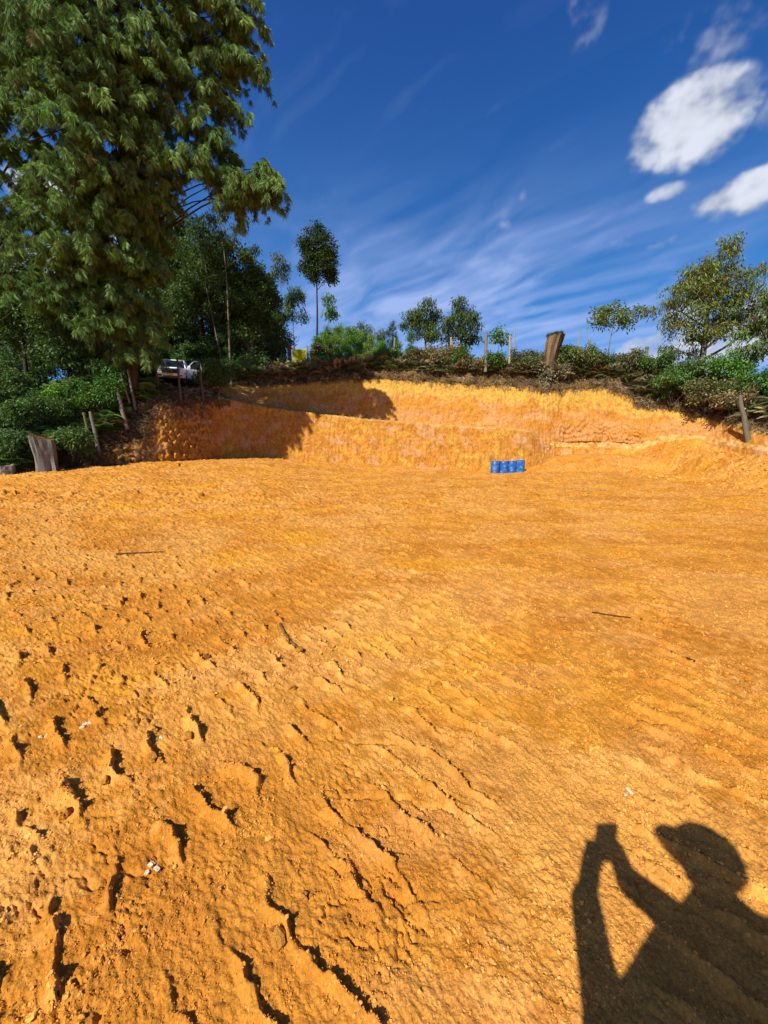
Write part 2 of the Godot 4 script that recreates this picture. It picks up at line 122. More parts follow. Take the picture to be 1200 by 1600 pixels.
const PINES := [
	["huge old pine with drooping needles, its bare trunk showing beside the fern slope", [-15.97, 5.30, -26.00], [-13.85, 29.58, -26.00], 0.42,
		[[-14.84, 7.19, -24.50, 1.03, 0.79], [-14.09, 8.36, -24.50, 1.19, 0.87], [-15.48, 8.56, -24.00, 1.78, 1.01], [-14.01, 9.75, -24.00, 1.70, 1.08], [-15.50, 10.07, -23.50, 2.27, 1.21], [-14.02, 11.62, -24.50, 1.66, 1.19], [-14.28, 11.79, -23.00, 2.23, 1.26], [-13.56, 13.77, -24.50, 1.74, 1.34], [-14.28, 13.22, -22.50, 2.32, 1.38], [-12.98, 14.97, -23.50, 1.90, 1.44], [-13.44, 14.82, -22.00, 2.48, 1.49], [-12.06, 16.59, -23.00, 1.93, 1.48], [-13.38, 16.76, -22.00, 2.63, 1.63], [-11.67, 18.21, -22.50, 2.03, 1.60], [-13.00, 18.51, -21.50, 2.64, 1.66], [-11.07, 19.82, -22.00, 2.06, 1.63], [-12.93, 20.41, -21.50, 2.64, 1.73], [-10.89, 21.73, -22.00, 2.20, 1.63], [-12.86, 22.37, -21.50, 2.64, 1.39], [-9.45, 21.46, -23.00, 1.85, 1.41], [-7.97, 22.39, -23.00, 1.71, 1.19], [-6.75, 21.99, -23.00, 0.82, 1.04], [-8.26, 20.52, -23.00, 1.56, 1.04], [-7.05, 20.52, -23.00, 0.74, 0.82], [-9.60, 19.56, -23.00, 1.78, 1.19], [-8.21, 18.86, -23.00, 1.04, 0.89], [-9.75, 17.59, -23.00, 1.63, 1.04], [-8.83, 16.88, -23.00, 1.11, 0.67], [-9.30, 15.80, -23.00, 1.48, 0.74], [-8.28, 15.19, -23.00, 1.34, 0.59], [-7.12, 15.13, -23.00, 0.96, 0.59], [-6.38, 14.68, -23.00, 0.74, 0.52], [-6.20, 15.80, -23.00, 0.33, 0.67], [-5.80, 15.13, -23.00, 0.33, 0.41], [-7.60, 14.38, -23.00, 0.89, 0.41], [-10.29, 15.84, -22.50, 1.38, 0.94], [-10.93, 22.98, -22.00, 2.13, 1.06], [-8.90, 22.48, -22.00, 1.56, 0.92], [-12.54, 25.10, -23.00, 1.48, 1.26]]],
	["second tall pine at the left picture edge, its crown merging with the large pine", [-24.55, 2.89, -24.50], [-19.18, 29.00, -24.50], 0.36,
		[[-19.09, 9.58, -23.50, 1.52, 0.99], [-20.39, 10.40, -23.50, 1.67, 1.06], [-17.20, 10.56, -23.50, 1.90, 1.06], [-17.65, 11.41, -22.50, 2.03, 1.16], [-15.57, 11.64, -22.00, 1.99, 1.14], [-18.10, 12.92, -22.50, 2.18, 1.31], [-15.32, 13.12, -21.50, 2.15, 1.32], [-18.17, 14.69, -22.50, 2.25, 1.38], [-14.91, 14.48, -21.00, 2.24, 1.42], [-17.67, 16.21, -22.00, 2.27, 1.49], [-14.48, 15.85, -20.50, 2.25, 1.45], [-17.33, 17.47, -21.50, 2.29, 1.53], [-14.42, 17.48, -20.50, 2.31, 1.52], [-17.23, 19.15, -21.50, 2.29, 1.60], [-14.35, 19.06, -20.50, 2.31, 1.59], [-17.14, 20.78, -21.50, 2.29, 1.66], [-14.14, 20.71, -20.50, 2.31, 1.52], [-21.89, 14.05, -23.50, 2.05, 1.52], [-21.52, 17.36, -23.50, 2.12, 1.67], [-20.99, 20.51, -23.50, 2.12, 1.74], [-20.34, 23.51, -23.50, 2.27, 1.90], [-17.88, 25.09, -23.50, 2.65, 1.74], [-19.06, 27.70, -24.50, 1.98, 1.74]]]]
const POSTS := [
	["fence_post", "brown wooden fence post just left of the pickup's front", [-14.77, 5.43, -26.90], [-14.84, 7.35, -26.90], 0.087, 0],
	["fence_post", "brown wooden fence post in front of the pickup's right headlamp", [-13.40, 5.37, -27.00], [-13.42, 7.21, -27.00], 0.078, 0],
	["fence_post", "thin wooden fence post beside the pickup's open door", [-12.11, 5.42, -27.40], [-12.18, 7.29, -27.40], 0.075, 0],
	["fence_post", "weathered white-grey leaning post alone on the left slope", [-15.46, 3.35, -24.20], [-15.73, 5.04, -24.20], 0.117, 1],
	["fence_post", "short pale post against the foot of the big pine trunk", [-15.63, 4.92, -24.90], [-15.86, 6.00, -24.90], 0.060, 1],
	["fence_post", "pale thin post right of the big pine trunk", [-15.42, 4.58, -25.20], [-15.60, 6.28, -25.20], 0.081, 1],
	["fence_post", "mossy yellowish post, left of the close pair above the big stump", [-16.51, 1.90, -22.60], [-16.65, 3.48, -22.60], 0.091, 2],
	["fence_post", "grey weathered post, right of the close pair above the big stump", [-16.24, 1.76, -22.80], [-16.43, 3.56, -22.80], 0.110, 1],
	["cut_tree", "broad pale grey cut trunk standing in the shade of the wood", [-11.33, 7.52, -35.50], [-11.33, 10.49, -35.50], 0.401, 3],
	["fence_post", "thin grey leaning pole between the grey trunk and the banner", [-9.56, 8.05, -37.00], [-9.01, 10.22, -37.00], 0.104, 1],
	["banner_post", "brown wooden post holding the left edge of the yellow banner", [-8.13, 7.82, -36.00], [-8.15, 10.36, -36.00], 0.203, 0],
	["banner_post", "thin grey post holding the right edge of the yellow banner", [-6.60, 8.07, -36.20], [-6.62, 10.25, -36.20], 0.088, 1],
	["fence_post", "stout grey fence post right of the eucalyptus pair", [7.71, 7.97, -31.50], [7.67, 10.12, -31.50], 0.140, 1],
	["fence_post", "pale white fence post beside a thin stick on the crest", [9.51, 7.97, -31.50], [9.46, 9.85, -31.50], 0.114, 4],
	["fence_post", "thin bleached stick standing beside the pale white post", [9.83, 7.99, -31.60], [9.85, 10.42, -31.60], 0.056, 4],
	["fence_post", "thin bleached pole leaning right of the tall stump", [14.31, 8.05, -31.00], [14.48, 10.12, -31.00], 0.060, 4],
	["fence_post", "stubby pale post right of the leaning bleached pole", [15.29, 7.68, -31.00], [15.19, 9.45, -31.00], 0.113, 1],
	["fence_post", "mossy post on the crest left of the large right tree", [19.21, 7.12, -30.40], [19.13, 8.81, -30.40], 0.135, 2],
	["fence_post", "short whitish post among dry brush before the eucalyptus pair", [5.40, 7.84, -33.00], [5.29, 10.15, -33.00], 0.120, 4],
	["fence_post", "leaning grey pole at the right end of the young pine thicket", [0.78, 8.03, -36.00], [0.93, 10.88, -36.00], 0.131, 1],
	["cut_tree", "pale broken trunk hanging down the right bank face", [20.76, 2.56, -23.20], [20.12, 4.48, -23.20], 0.150, 3]]
const BUSHES := [
	["rounded green bush overhanging the crest right of the hanging root", [0.26, 7.52, -34.00], 0.88, 1.43, "broad", [0.055, 0.100, 0.030]],
	["dry brownish bush below the olive eucalyptus", [2.85, 7.68, -33.50], 0.97, 1.40, "broad", [0.100, 0.085, 0.045]],
	["grey dead-leaved bush between the two skyline eucalyptus", [4.49, 7.59, -33.00], 1.06, 1.49, "broad", [0.150, 0.120, 0.080]],
	["dark green bush spilling over the crest below the right eucalyptus", [6.15, 7.32, -32.60], 1.16, 1.58, "broad", [0.055, 0.100, 0.030]],
	["small green bush at the foot of the stout grey post", [8.16, 7.41, -32.00], 0.88, 1.14, "broad", [0.055, 0.100, 0.030]],
	["low grey-green bush left of the tall stump", [10.56, 7.47, -31.80], 1.03, 1.03, "broad", [0.080, 0.090, 0.050]],
	["dark little bush right of the tall stump", [13.70, 7.69, -31.50], 0.61, 1.12, "broad", [0.052, 0.088, 0.032]],
	["mixed green bush under the leaning bleached pole", [14.59, 7.45, -31.00], 1.00, 1.00, "broad", [0.080, 0.100, 0.040]],
	["leafy bush at the foot of the flat-topped tree", [16.52, 7.32, -31.00], 1.10, 1.00, "broad", [0.070, 0.085, 0.040]],
	["scrubby bush between flat-topped tree and mossy post", [18.32, 7.19, -30.80], 1.09, 0.89, "broad", [0.080, 0.085, 0.050]],
	["green bush around the mossy post", [19.61, 6.60, -30.00], 1.06, 1.06, "broad", [0.055, 0.100, 0.030]],
	["dark green bush at the foot of the large right tree", [20.71, 5.92, -28.50], 1.20, 1.10, "broad", [0.052, 0.088, 0.032]],
	["bright green rounded bush right of the large tree's trunk", [22.66, 5.56, -27.50], 1.33, 1.51, "broad", [0.070, 0.150, 0.030]],
	["dark leafy bush at the right picture edge under the grey tree", [22.59, 4.38, -24.50], 1.03, 1.26, "broad", [0.050, 0.110, 0.030]],
	["green bush hanging over the notch in the right bank", [19.67, 4.92, -28.00], 1.08, 1.17, "broad", [0.055, 0.100, 0.030]],
	["brown-green bush on the bank lip below the bright bush", [21.16, 4.33, -26.50], 1.11, 1.03, "broad", [0.090, 0.090, 0.045]],
	["dry straw-coloured bush above the pale broken trunk", [21.58, 3.80, -25.00], 0.97, 0.97, "broad", [0.130, 0.100, 0.060]],
	["grey dry bush at the lip under the tall stump", [12.70, 6.24, -31.20], 1.11, 1.21, "broad", [0.140, 0.120, 0.090]],
	["leafy bush on the fern slope below the old pine", [-16.94, 3.78, -24.00], 1.08, 1.32, "broad", [0.050, 0.110, 0.030]],
	["bright yellow-green bush in the middle of the fern slope", [-18.04, 3.40, -23.80], 1.15, 1.15, "broad", [0.075, 0.150, 0.030]],
	["dark bush behind the big weathered stump", [-16.77, 1.04, -21.50], 0.90, 1.04, "broad", [0.052, 0.088, 0.032]],
	["grey-green bush left of the big weathered stump", [-18.35, 0.33, -20.20], 0.85, 1.56, "broad", [0.050, 0.080, 0.035]],
	["shrub in the left bottom corner of the slope above the small stump", [-20.20, 1.55, -21.50], 0.97, 1.87, "broad", [0.050, 0.085, 0.032]],
	["tall shrub on the left slope above the big weathered stump", [-18.89, 2.25, -22.50], 1.23, 1.81, "broad", [0.050, 0.085, 0.030]],
	["shadowed shrub on the far left slope below the grey-green tree", [-21.83, 3.78, -24.00], 1.39, 1.78, "broad", [0.050, 0.082, 0.032]],
	["shrub against the base of the old pine trunk", [-16.81, 4.99, -25.40], 0.90, 1.23, "broad", [0.040, 0.085, 0.030]],
	["shaded bush left of the brown banner post", [-9.76, 7.50, -36.00], 1.28, 1.51, "broad", [0.052, 0.088, 0.032]],
	["reddish-brown bush right of the yellow banner", [-5.48, 7.91, -36.50], 0.71, 2.00, "broad", [0.070, 0.060, 0.030]],
	["dark bush on the shaded lip beside the pale grey trunk", [-12.15, 6.66, -34.00], 1.32, 1.65, "broad", [0.052, 0.088, 0.032]],
	["dark bush beside the pickup's open door in the shade", [-12.58, 5.86, -30.50], 0.98, 1.77, "broad", [0.052, 0.088, 0.032]],
	["dark bush right behind the pickup's tail", [-16.31, 6.92, -35.00], 1.35, 2.48, "broad", [0.052, 0.088, 0.032]],
	["dark bush behind the pickup beside the old pine trunk", [-19.41, 6.81, -35.00], 1.47, 2.48, "broad", [0.052, 0.088, 0.032]],
	["shadowed bush filling the gap left of the pickup", [-17.50, 5.88, -30.00], 0.87, 1.45, "broad", [0.052, 0.088, 0.032]],
	["low bush on the crest between the pale post and tall stump", [11.75, 7.69, -32.00], 0.93, 0.93, "broad", [0.090, 0.090, 0.050]],
	["dry pale bush at the crest above the blue drums", [6.99, 7.37, -32.30], 0.94, 1.04, "broad", [0.130, 0.100, 0.060]],
	["green tuft bush on the lip right of the yellow banner's posts", [-4.36, 7.47, -35.20], 1.25, 1.36, "broad", [0.055, 0.100, 0.030]],
	["green bush on the lip below the tallest young pine", [-2.80, 7.51, -34.80], 1.23, 1.23, "broad", [0.055, 0.100, 0.030]],
	["brown bush on the lip left of the root mass", [-1.07, 7.44, -34.40], 1.00, 1.22, "broad", [0.090, 0.080, 0.040]]]
const DRUMS := [[7.466, -0.202, -26.900], [8.072, -0.202, -26.900], [8.635, -0.202, -26.900], [9.176, -0.202, -26.900]]

func _ready() -> void:
	rng.seed = 20240611
	# ---------------------------------------------------------------- camera, sky, sun, exposure
	var cam := Camera3D.new()
	cam.name = "camera"
	cam.position = Vector3(0, 1.55, 0)
	cam.rotation_degrees = Vector3(-9.16, 0, 0)
	cam.fov = 104.45
	cam.near = 0.05
	cam.far = 2000.0
	add_child(cam)
	cam.current = true
	var sun := DirectionalLight3D.new()
	sun.name = "sun"
	sun.light_color = Color(1.0, 0.98, 0.90)
	sun.light_energy = 1.55
	sun.light_angular_distance = 0.5
	sun.shadow_enabled = true
	sun.look_at_from_position(Vector3.ZERO, Vector3(0.39612, -0.67923, -0.61785), Vector3.UP)
	add_child(sun)
	setup_noise()
	var env := Environment.new()
	env.background_mode = Environment.BG_SKY
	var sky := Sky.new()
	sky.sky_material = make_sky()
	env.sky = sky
	env.tonemap_mode = Environment.TONE_MAPPER_LINEAR
	env.tonemap_exposure = 1.52
	env.sdfgi_enabled = true
	env.ssao_enabled = true
	env.ssil_enabled = true
	var we := WorldEnvironment.new()
	we.name = "daylight"
	we.environment = env
	add_child(we)
	# ---------------------------------------------------------------- the place
	make_materials()
	make_clumps()
	make_field_grid()
	build_ground()
	build_bank()
	build_pines()
	build_trees()
	build_bushes()
	build_undergrowth()
	build_posts()
	build_stumps()
	build_truck()
	build_banner()
	build_drums()
	build_roots()
	build_ground_litter()
	build_person()

# ==================================================================== helpers
func setup_noise() -> void:
	n_big.seed = 11; n_big.frequency = 1.0; n_big.noise_type = FastNoiseLite.TYPE_SIMPLEX_SMOOTH; n_big.fractal_octaves = 3
	n_mid.seed = 23; n_mid.frequency = 1.0; n_mid.noise_type = FastNoiseLite.TYPE_SIMPLEX; n_mid.fractal_type = FastNoiseLite.FRACTAL_FBM; n_mid.fractal_octaves = 3
	n_fine.seed = 37; n_fine.frequency = 1.0; n_fine.noise_type = FastNoiseLite.TYPE_SIMPLEX; n_fine.fractal_type = FastNoiseLite.FRACTAL_NONE
	n_cell.seed = 41; n_cell.frequency = 1.0; n_cell.noise_type = FastNoiseLite.TYPE_CELLULAR; n_cell.fractal_type = FastNoiseLite.FRACTAL_NONE
	n_cell.cellular_return_type = FastNoiseLite.RETURN_DISTANCE
	n_crack.seed = 53; n_crack.frequency = 1.0; n_crack.noise_type = FastNoiseLite.TYPE_CELLULAR; n_crack.fractal_type = FastNoiseLite.FRACTAL_NONE
	n_crack.cellular_return_type = FastNoiseLite.RETURN_DISTANCE2_SUB

func numbered(called: String) -> String:
	var n: int = used.get(called, -1) + 1
	used[called] = n
	return called if n == 0 else "%s_%03d" % [called, n]

func thing(called: String, label: String, category: String, at := Vector3.ZERO, group := "") -> Node3D:
	var o := Node3D.new()
	o.name = numbered(called)
	o.position = at
	tag(o, label, category, group)
	add_child(o)
	return o

func tag(o: Node3D, label: String, category: String, group := "") -> void:
	o.set_meta("label", label)
	o.set_meta("category", category)
	if group != "":
		o.set_meta("group", group)

func part(called: String, mesh: Mesh, mat: Material, parent: Node3D, at := Vector3.ZERO) -> MeshInstance3D:
	var o := MeshInstance3D.new()
	o.name = called
	o.mesh = mesh
	if mat != null:
		o.material_override = mat
	o.position = at
	parent.add_child(o, true)
	return o

class MB:
	var v := PackedVector3Array()
	var n := PackedVector3Array()
	var c := PackedColorArray()
	var i := PackedInt32Array()
	var smooth := true
	var tint := Color(1, 1, 1)
	func tri(a: Vector3, b: Vector3, d: Vector3) -> void:
		var k := v.size()
		v.append(a); v.append(b); v.append(d)
		var m := (d - a).cross(b - a).normalized()
		n.append(m); n.append(m); n.append(m)
		c.append(tint); c.append(tint); c.append(tint)
		i.append(k); i.append(k + 1); i.append(k + 2)
	func quad(a: Vector3, b: Vector3, d: Vector3, e: Vector3) -> void:
		tri(a, b, d)
		tri(a, d, e)
	# a box whose eight corners may be moved: p[0..3] bottom ring, p[4..7] top ring, both clockwise seen from above
	func hexa(p: Array) -> void:
		quad(p[0], p[1], p[2], p[3])
		quad(p[7], p[6], p[5], p[4])
		for k in 4:
			var l := (k + 1) % 4
			quad(p[k], p[k + 4], p[l + 4], p[l])
	func box(lo: Vector3, hi: Vector3) -> void:
		hexa([Vector3(lo.x, lo.y, lo.z), Vector3(hi.x, lo.y, lo.z), Vector3(hi.x, lo.y, hi.z), Vector3(lo.x, lo.y, hi.z),
			Vector3(lo.x, hi.y, lo.z), Vector3(hi.x, hi.y, lo.z), Vector3(hi.x, hi.y, hi.z), Vector3(lo.x, hi.y, hi.z)])
	# box with chamfered vertical and horizontal edges, as stacked rings
	func soft_box(lo: Vector3, hi: Vector3, b: float) -> void:
		var rings := []
		for s in [[0.0, b], [b, 0.0], [hi.y - lo.y - b, 0.0], [hi.y - lo.y, b]]:
			var e: float = s[1]
			var y: float = lo.y + s[0]
			var x0 := lo.x + e; var x1 := hi.x - e; var z0 := lo.z + e; var z1 := hi.z - e
			rings.append([Vector3(x0 + b, y, z0), Vector3(x1 - b, y, z0), Vector3(x1, y, z0 + b), Vector3(x1, y, z1 - b), Vector3(x1 - b, y, z1), Vector3(x0 + b, y, z1), Vector3(x0, y, z1 - b), Vector3(x0, y, z0 + b)])
		for k in 3:
			for j in 8:
				var l := (j + 1) % 8
				quad(rings[k][j], rings[k + 1][j], rings[k + 1][l], rings[k][l])
		for j in range(1, 7):
			tri(rings[0][0], rings[0][j], rings[0][j + 1])
			tri(rings[3][0], rings[3][j + 1], rings[3][j])
	func tube(pts: Array, radii: Array, sides: int, rough := 0.0, cap := true) -> void:
		var base := v.size()
		var prev := Vector3.RIGHT
		var m := pts.size()
		for k in m:
			var p: Vector3 = pts[k]
			var dir: Vector3 = (pts[mini(k + 1, m - 1)] - pts[maxi(k - 1, 0)]).normalized()
			var sx := prev - dir * prev.dot(dir)
			if sx.length() < 0.01:
				sx = dir.cross(Vector3.FORWARD)
			sx = sx.normalized()
			prev = sx
			var sy := dir.cross(sx)
			for j in sides:
				var a := TAU * j / sides
				var o := sx * cos(a) + sy * sin(a)
				var wob := 1.0 + rough * (sin(a * 3.0 + k * 1.7) * 0.5 + sin(a * 5.0 - k * 2.3 + base) * 0.5)
				v.append(p + o * radii[k] * wob)
				n.append(o)
				c.append(tint)
		for k in m - 1:
			for j in sides:
				var l := (j + 1) % sides
				var a0 := base + k * sides + j
				var a1 := base + k * sides + l
				var b0 := a0 + sides
				var b1 := a1 + sides
				i.append(a0); i.append(b0); i.append(a1)
				i.append(a1); i.append(b0); i.append(b1)
		if cap:
			for e in [0, m - 1]:
				var k0 := v.size()
				var dirn: Vector3 = (pts[0] - pts[1]).normalized() if e == 0 else (pts[m - 1] - pts[m - 2]).normalized()
				v.append(pts[e]); n.append(dirn); c.append(tint)
				for j in sides:
					v.append(v[base + e * sides + j]); n.append(dirn); c.append(tint)
				for j in sides:
					var l := (j + 1) % sides
					if e == 0:
						i.append(k0); i.append(k0 + 1 + j); i.append(k0 + 1 + l)
					else:
						i.append(k0); i.append(k0 + 1 + l); i.append(k0 + 1 + j)
	func lathe(profile: Array, sides: int) -> void:
		# profile: [radius, height] pairs from the bottom up, smooth shaded
		var base := v.size()
		var m := profile.size()
		for k in m:
			var t: Vector2 = Vector2(profile[mini(k + 1, m - 1)][0], profile[mini(k + 1, m - 1)][1]) - Vector2(profile[maxi(k - 1, 0)][0], profile[maxi(k - 1, 0)][1])
			var nn := Vector2(t.y, -t.x).normalized()
			for j in sides:
				var a := TAU * j / sides
				v.append(Vector3(cos(a) * profile[k][0], profile[k][1], sin(a) * profile[k][0]))
				n.append(Vector3(cos(a) * nn.x, nn.y, sin(a) * nn.x))
				c.append(tint)
		for k in m - 1:
			for j in sides:
				var l := (j + 1) % sides
				var a0 := base + k * sides + j
				var a1 := base + k * sides + l
				i.append(a0); i.append(a1); i.append(a1 + sides)
				i.append(a0); i.append(a1 + sides); i.append(a0 + sides)
	func done(flat := false) -> ArrayMesh:
		var a := []
		a.resize(Mesh.ARRAY_MAX)
		a[Mesh.ARRAY_VERTEX] = v
		if not flat:
			a[Mesh.ARRAY_NORMAL] = n
		a[Mesh.ARRAY_COLOR] = c
		a[Mesh.ARRAY_INDEX] = i
		var m := ArrayMesh.new()
		m.add_surface_from_arrays(Mesh.PRIMITIVE_TRIANGLES, a)
		return m

func lin(r: float, g: float, b: float) -> Color:
	return Color(r, g, b).linear_to_srgb()

func noise_tex(seed_: int, freq: float, octaves: int, lo: float, hi: float, size := 512, type := FastNoiseLite.TYPE_SIMPLEX) -> NoiseTexture2D:
	var f := FastNoiseLite.new()
	f.seed = seed_
	f.frequency = freq
	f.noise_type = type
	f.fractal_octaves = octaves
	var t := NoiseTexture2D.new()
	t.width = size
	t.height = size
	t.seamless = true
	t.noise = f
	var g := Gradient.new()
	g.set_color(0, Color(lo, lo, lo))
	g.set_color(1, Color(hi, hi, hi))
	t.color_ramp = g
	return t

func plain(r: float, g: float, b: float, rough := 0.85, metal := 0.0) -> StandardMaterial3D:
	var m := StandardMaterial3D.new()
	m.albedo_color = lin(r, g, b)
	m.roughness = rough
	m.metallic = metal
	return m

func tinted(rough := 0.9, tex: Texture2D = null, scale := 1.0, bump: Texture2D = null, bump_cm := 0.0) -> StandardMaterial3D:
	var m := StandardMaterial3D.new()
	m.vertex_color_use_as_albedo = true
	m.roughness = rough
	m.metallic_specular = 0.25
	if tex != null or bump != null:
		m.uv1_triplanar = true
		m.uv1_world_triplanar = true
		m.uv1_scale = Vector3.ONE * scale
		m.albedo_texture = tex
	if bump != null:
		m.heightmap_enabled = true
		m.heightmap_texture = bump
		m.heightmap_scale = bump_cm
	return m

func make_materials() -> void:
	var grain := noise_tex(3, 0.06, 5, 0.72, 1.0, 1024)
	var relief := noise_tex(5, 0.055, 5, 0.0, 1.0, 1024)
	M.soil = tinted(0.95, grain, 1.3, relief, 0.35)
	M.soil.metallic_specular = 0.15
	var bank_grain := noise_tex(13, 0.022, 5, 0.58, 1.0, 1024)
	M.bank = tinted(0.95, bank_grain, 0.3, bank_grain, 1.0)
	M.bank.uv1_scale = Vector3(0.62, 0.17, 0.62)
	M.crumb = tinted(0.95)
	M.leaf = tinted(0.55)
	M.leaf.backlight_enabled = true
	M.leaf.backlight = Color(0.72, 0.78, 0.42)
	M.needle = tinted(0.5)
	M.needle.backlight_enabled = true
	M.needle.backlight = Color(0.72, 0.78, 0.45)
	M.dry = tinted(0.9)
	var bark := noise_tex(9, 0.015, 4, 0.45, 1.0, 512)
	M.bark = tinted(0.92, bark, 1.6, bark, 3.0)
	M.bark.uv1_scale = Vector3(3.0, 0.6, 3.0)
	M.post = tinted(0.9, bark, 1.0, bark, 1.2)
	M.post.uv1_scale = Vector3(9.0, 1.2, 9.0)
	M.cloth = tinted(0.8)
	M.cloth.backlight_enabled = true
	M.cloth.backlight = Color(0.8, 0.8, 0.5)

# ==================================================================== sky
func make_sky() -> PanoramaSkyMaterial:
	var w := 2880
	var h := 1440
	var data := PackedFloat32Array()
	data.resize(w * h * 3)
	var warp := FastNoiseLite.new()
	warp.seed = 5; warp.frequency = 1.0; warp.noise_type = FastNoiseLite.TYPE_SIMPLEX_SMOOTH; warp.fractal_octaves = 3
	var puff := FastNoiseLite.new()
	puff.seed = 8; puff.frequency = 1.0; puff.noise_type = FastNoiseLite.TYPE_SIMPLEX_SMOOTH; puff.fractal_octaves = 5
	# heaps and shreds of cloud: azimuth, elevation, half width, half height (degrees), thickness
	var heaps := [[34.3, 30.3, 5.2, 3.6, 1.25], [31.0, 29.2, 2.6, 1.6, 0.9], [39.5, 23.6, 4.8, 1.9, 1.3], [44.0, 24.2, 4.0, 2.2, 1.2], [32.6, 25.7, 2.2, 0.8, 0.75], [28.4, 22.3, 1.6, 0.9, 0.6], [33.0, 21.4, 2.0, 0.8, 0.5],
		[33.0, 11.0, 4.2, 2.0, 1.0], [39.0, 10.5, 6.5, 3.2, 1.15], [44.0, 13.5, 5.0, 3.4, 1.1], [36.0, 14.2, 3.0, 1.6, 0.7], [35.5, 35.2, 3.0, 2.6, 0.42], [32.0, 36.0, 2.5, 1.8, 0.36], [38.5, 36.5, 4.0, 2.5, 0.36], [23.2, 40.5, 2.0, 3.2, 0.6], [22.6, 37.8, 0.9, 1.6, 0.3], [15.6, 26.0, 1.2, 1.6, 0.32], [17.5, 28.0, 0.6, 1.0, 0.25], [42.0, 29.0, 4.5, 1.6, 0.45],
		[-34.0, 24.0, 7.0, 3.0, 1.1], [-38.0, 17.0, 8.0, 3.4, 1.2], [-42.0, 34.0, 5.0, 3.0, 0.8], [-50.0, 14.0, 7.0, 3.0, 1.1]]
	var away := RandomNumberGenerator.new()
	away.seed = 99
	for k in 44:   # the same fair-weather clouds all round
		var az := away.randf_range(58.0, 302.0)
		heaps.append([az if az < 180.0 else az - 360.0, away.randf_range(8.0, 50.0), away.randf_range(2.0, 7.5), away.randf_range(1.0, 3.4), away.randf_range(0.4, 1.25)])
	var half := h / 2
	# bins of heaps per azimuth
	var bins := []
	for b in 72:
		bins.append([])
	for c in heaps:
		var reach: float = (c[2] * 1.9) / cos(deg_to_rad(c[1])) + 5.0
		for b in 72:
			var mid := b * 5.0 + 2.5
			var dd: float = absf(wrapf(mid - c[0], -180.0, 180.0))
			if dd < reach + 2.5:
				bins[b].append(c)
	for j in h:
		var el := 90.0 - (j + 0.5) / h * 180.0
		if j >= half + 4:
			for i in w:
				var q := (j * w + i) * 3
				data[q] = 0.16; data[q + 1] = 0.13; data[q + 2] = 0.09
			continue
		var sy := maxf(sin(deg_to_rad(el)), 0.0)
		var ce := cos(deg_to_rad(el))
		# clear air: deep blue overhead, paler towards the horizon
		var t := pow(1.0 - sy, 2.4)
		var t2 := pow(1.0 - sy, 9.0)
		var r0 := 0.0045 + 0.068 * t + 0.13 * t2
		var g0 := 0.033 + 0.290 * t + 0.10 * t2
		var b0 := 0.170 + 0.600 * t + 0.02 * t2
		for i in w:
			var az := (i + 0.5) / w * 360.0
			var ra := deg_to_rad(az)
			var dx := sin(ra) * ce
			var dz := -cos(ra) * ce
			# thin high streaks, on a sheet far above
			var px := dx / (sy + 0.12)
			var pz := dz / (sy + 0.12)
			var la := px * 0.67 + pz * 0.74
			var lb := px * 0.74 - pz * 0.67
			var wx := warp.get_noise_2d(px * 0.9, pz * 0.9)
			var st := warp.get_noise_2d(la * 0.9 + wx * 0.5, lb * 3.0 + wx * 0.45 + 9.0)
			var wisp := puff.get_noise_2d(la * 2.6 + 31.0 + wx, lb * 7.0 + wx * 0.6)
			var veil := warp.get_noise_2d(px * 0.42 + 3.0, pz * 0.42 - 7.3)
			var fa := wrapf(az - 6.0, -180.0, 180.0) / 26.0
			var here := exp(-fa * fa)
			var band := exp(-pow((el - 15.5) / 9.5, 2.0))
			var body := clampf(0.34 + veil * 0.9 + 0.40 * here, 0.0, 1.0) * band
			var ci := body * clampf(0.58 + st * 0.6 + wisp * 0.5, 0.0, 1.0)
			ci += clampf(wisp * 0.9 + st * 0.5 - 0.28, 0.0, 1.0) * clampf(0.35 + veil, 0.0, 1.0) * clampf(1.0 - el / 55.0, 0.0, 1.0) * 0.5
			ci = clampf(ci, 0.0, 0.74)
			var r := lerpf(r0, 0.30, ci)
			var g := lerpf(g0, 0.38, ci)
			var b := lerpf(b0, 0.64, ci)
			# heaps
			var near: Array = bins[int(az / 5.0) % 72]
			if near.size() > 0:
				var dens := 0.0
				var c4 := 0.0
				for c in near:
					var ex: float = wrapf(az - c[0], -180.0, 180.0) * ce / (c[2] * 0.66)
					var ey: float = (el - c[1]) / (c[3] * 0.70)
					var q2 := ex * ex + ey * ey
					if q2 < 4.0:
						var dn: float = c[4] * (1.0 - q2 * 0.42)
						if dn > dens:
							dens = dn
							c4 = c[4]
				if dens > 0.0:
					var a1 := puff.get_noise_3d(dx * 9.0, sy * 13.0, dz * 9.0)
					var a2 := puff.get_noise_3d(dx * 38.0 + 5.0, sy * 48.0, dz * 38.0)
					var d := dens - 0.22 + a1 * 0.95 + a2 * 0.42
					var cover := smoothstep(-0.2, 0.9, d) * smoothstep(0.0, 0.4, dens) * minf(1.0, 0.15 + c4 * 0.85) * 0.96
					var lit := clampf(0.42 + 0.11 * d + a1 * 0.16 , 0.27, 0.58)
					r = lerpf(r, lit * 0.88, cover)
					g = lerpf(g, lit * 0.93, cover)
					b = lerpf(b, lit * 1.06, cover)
			# bright air round the unseen sun behind the viewer, added to warm the shadows
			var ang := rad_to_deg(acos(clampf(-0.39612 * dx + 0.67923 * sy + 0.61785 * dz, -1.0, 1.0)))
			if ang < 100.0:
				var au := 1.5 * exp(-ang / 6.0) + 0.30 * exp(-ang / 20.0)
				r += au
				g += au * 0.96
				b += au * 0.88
			var q := (j * w + i) * 3
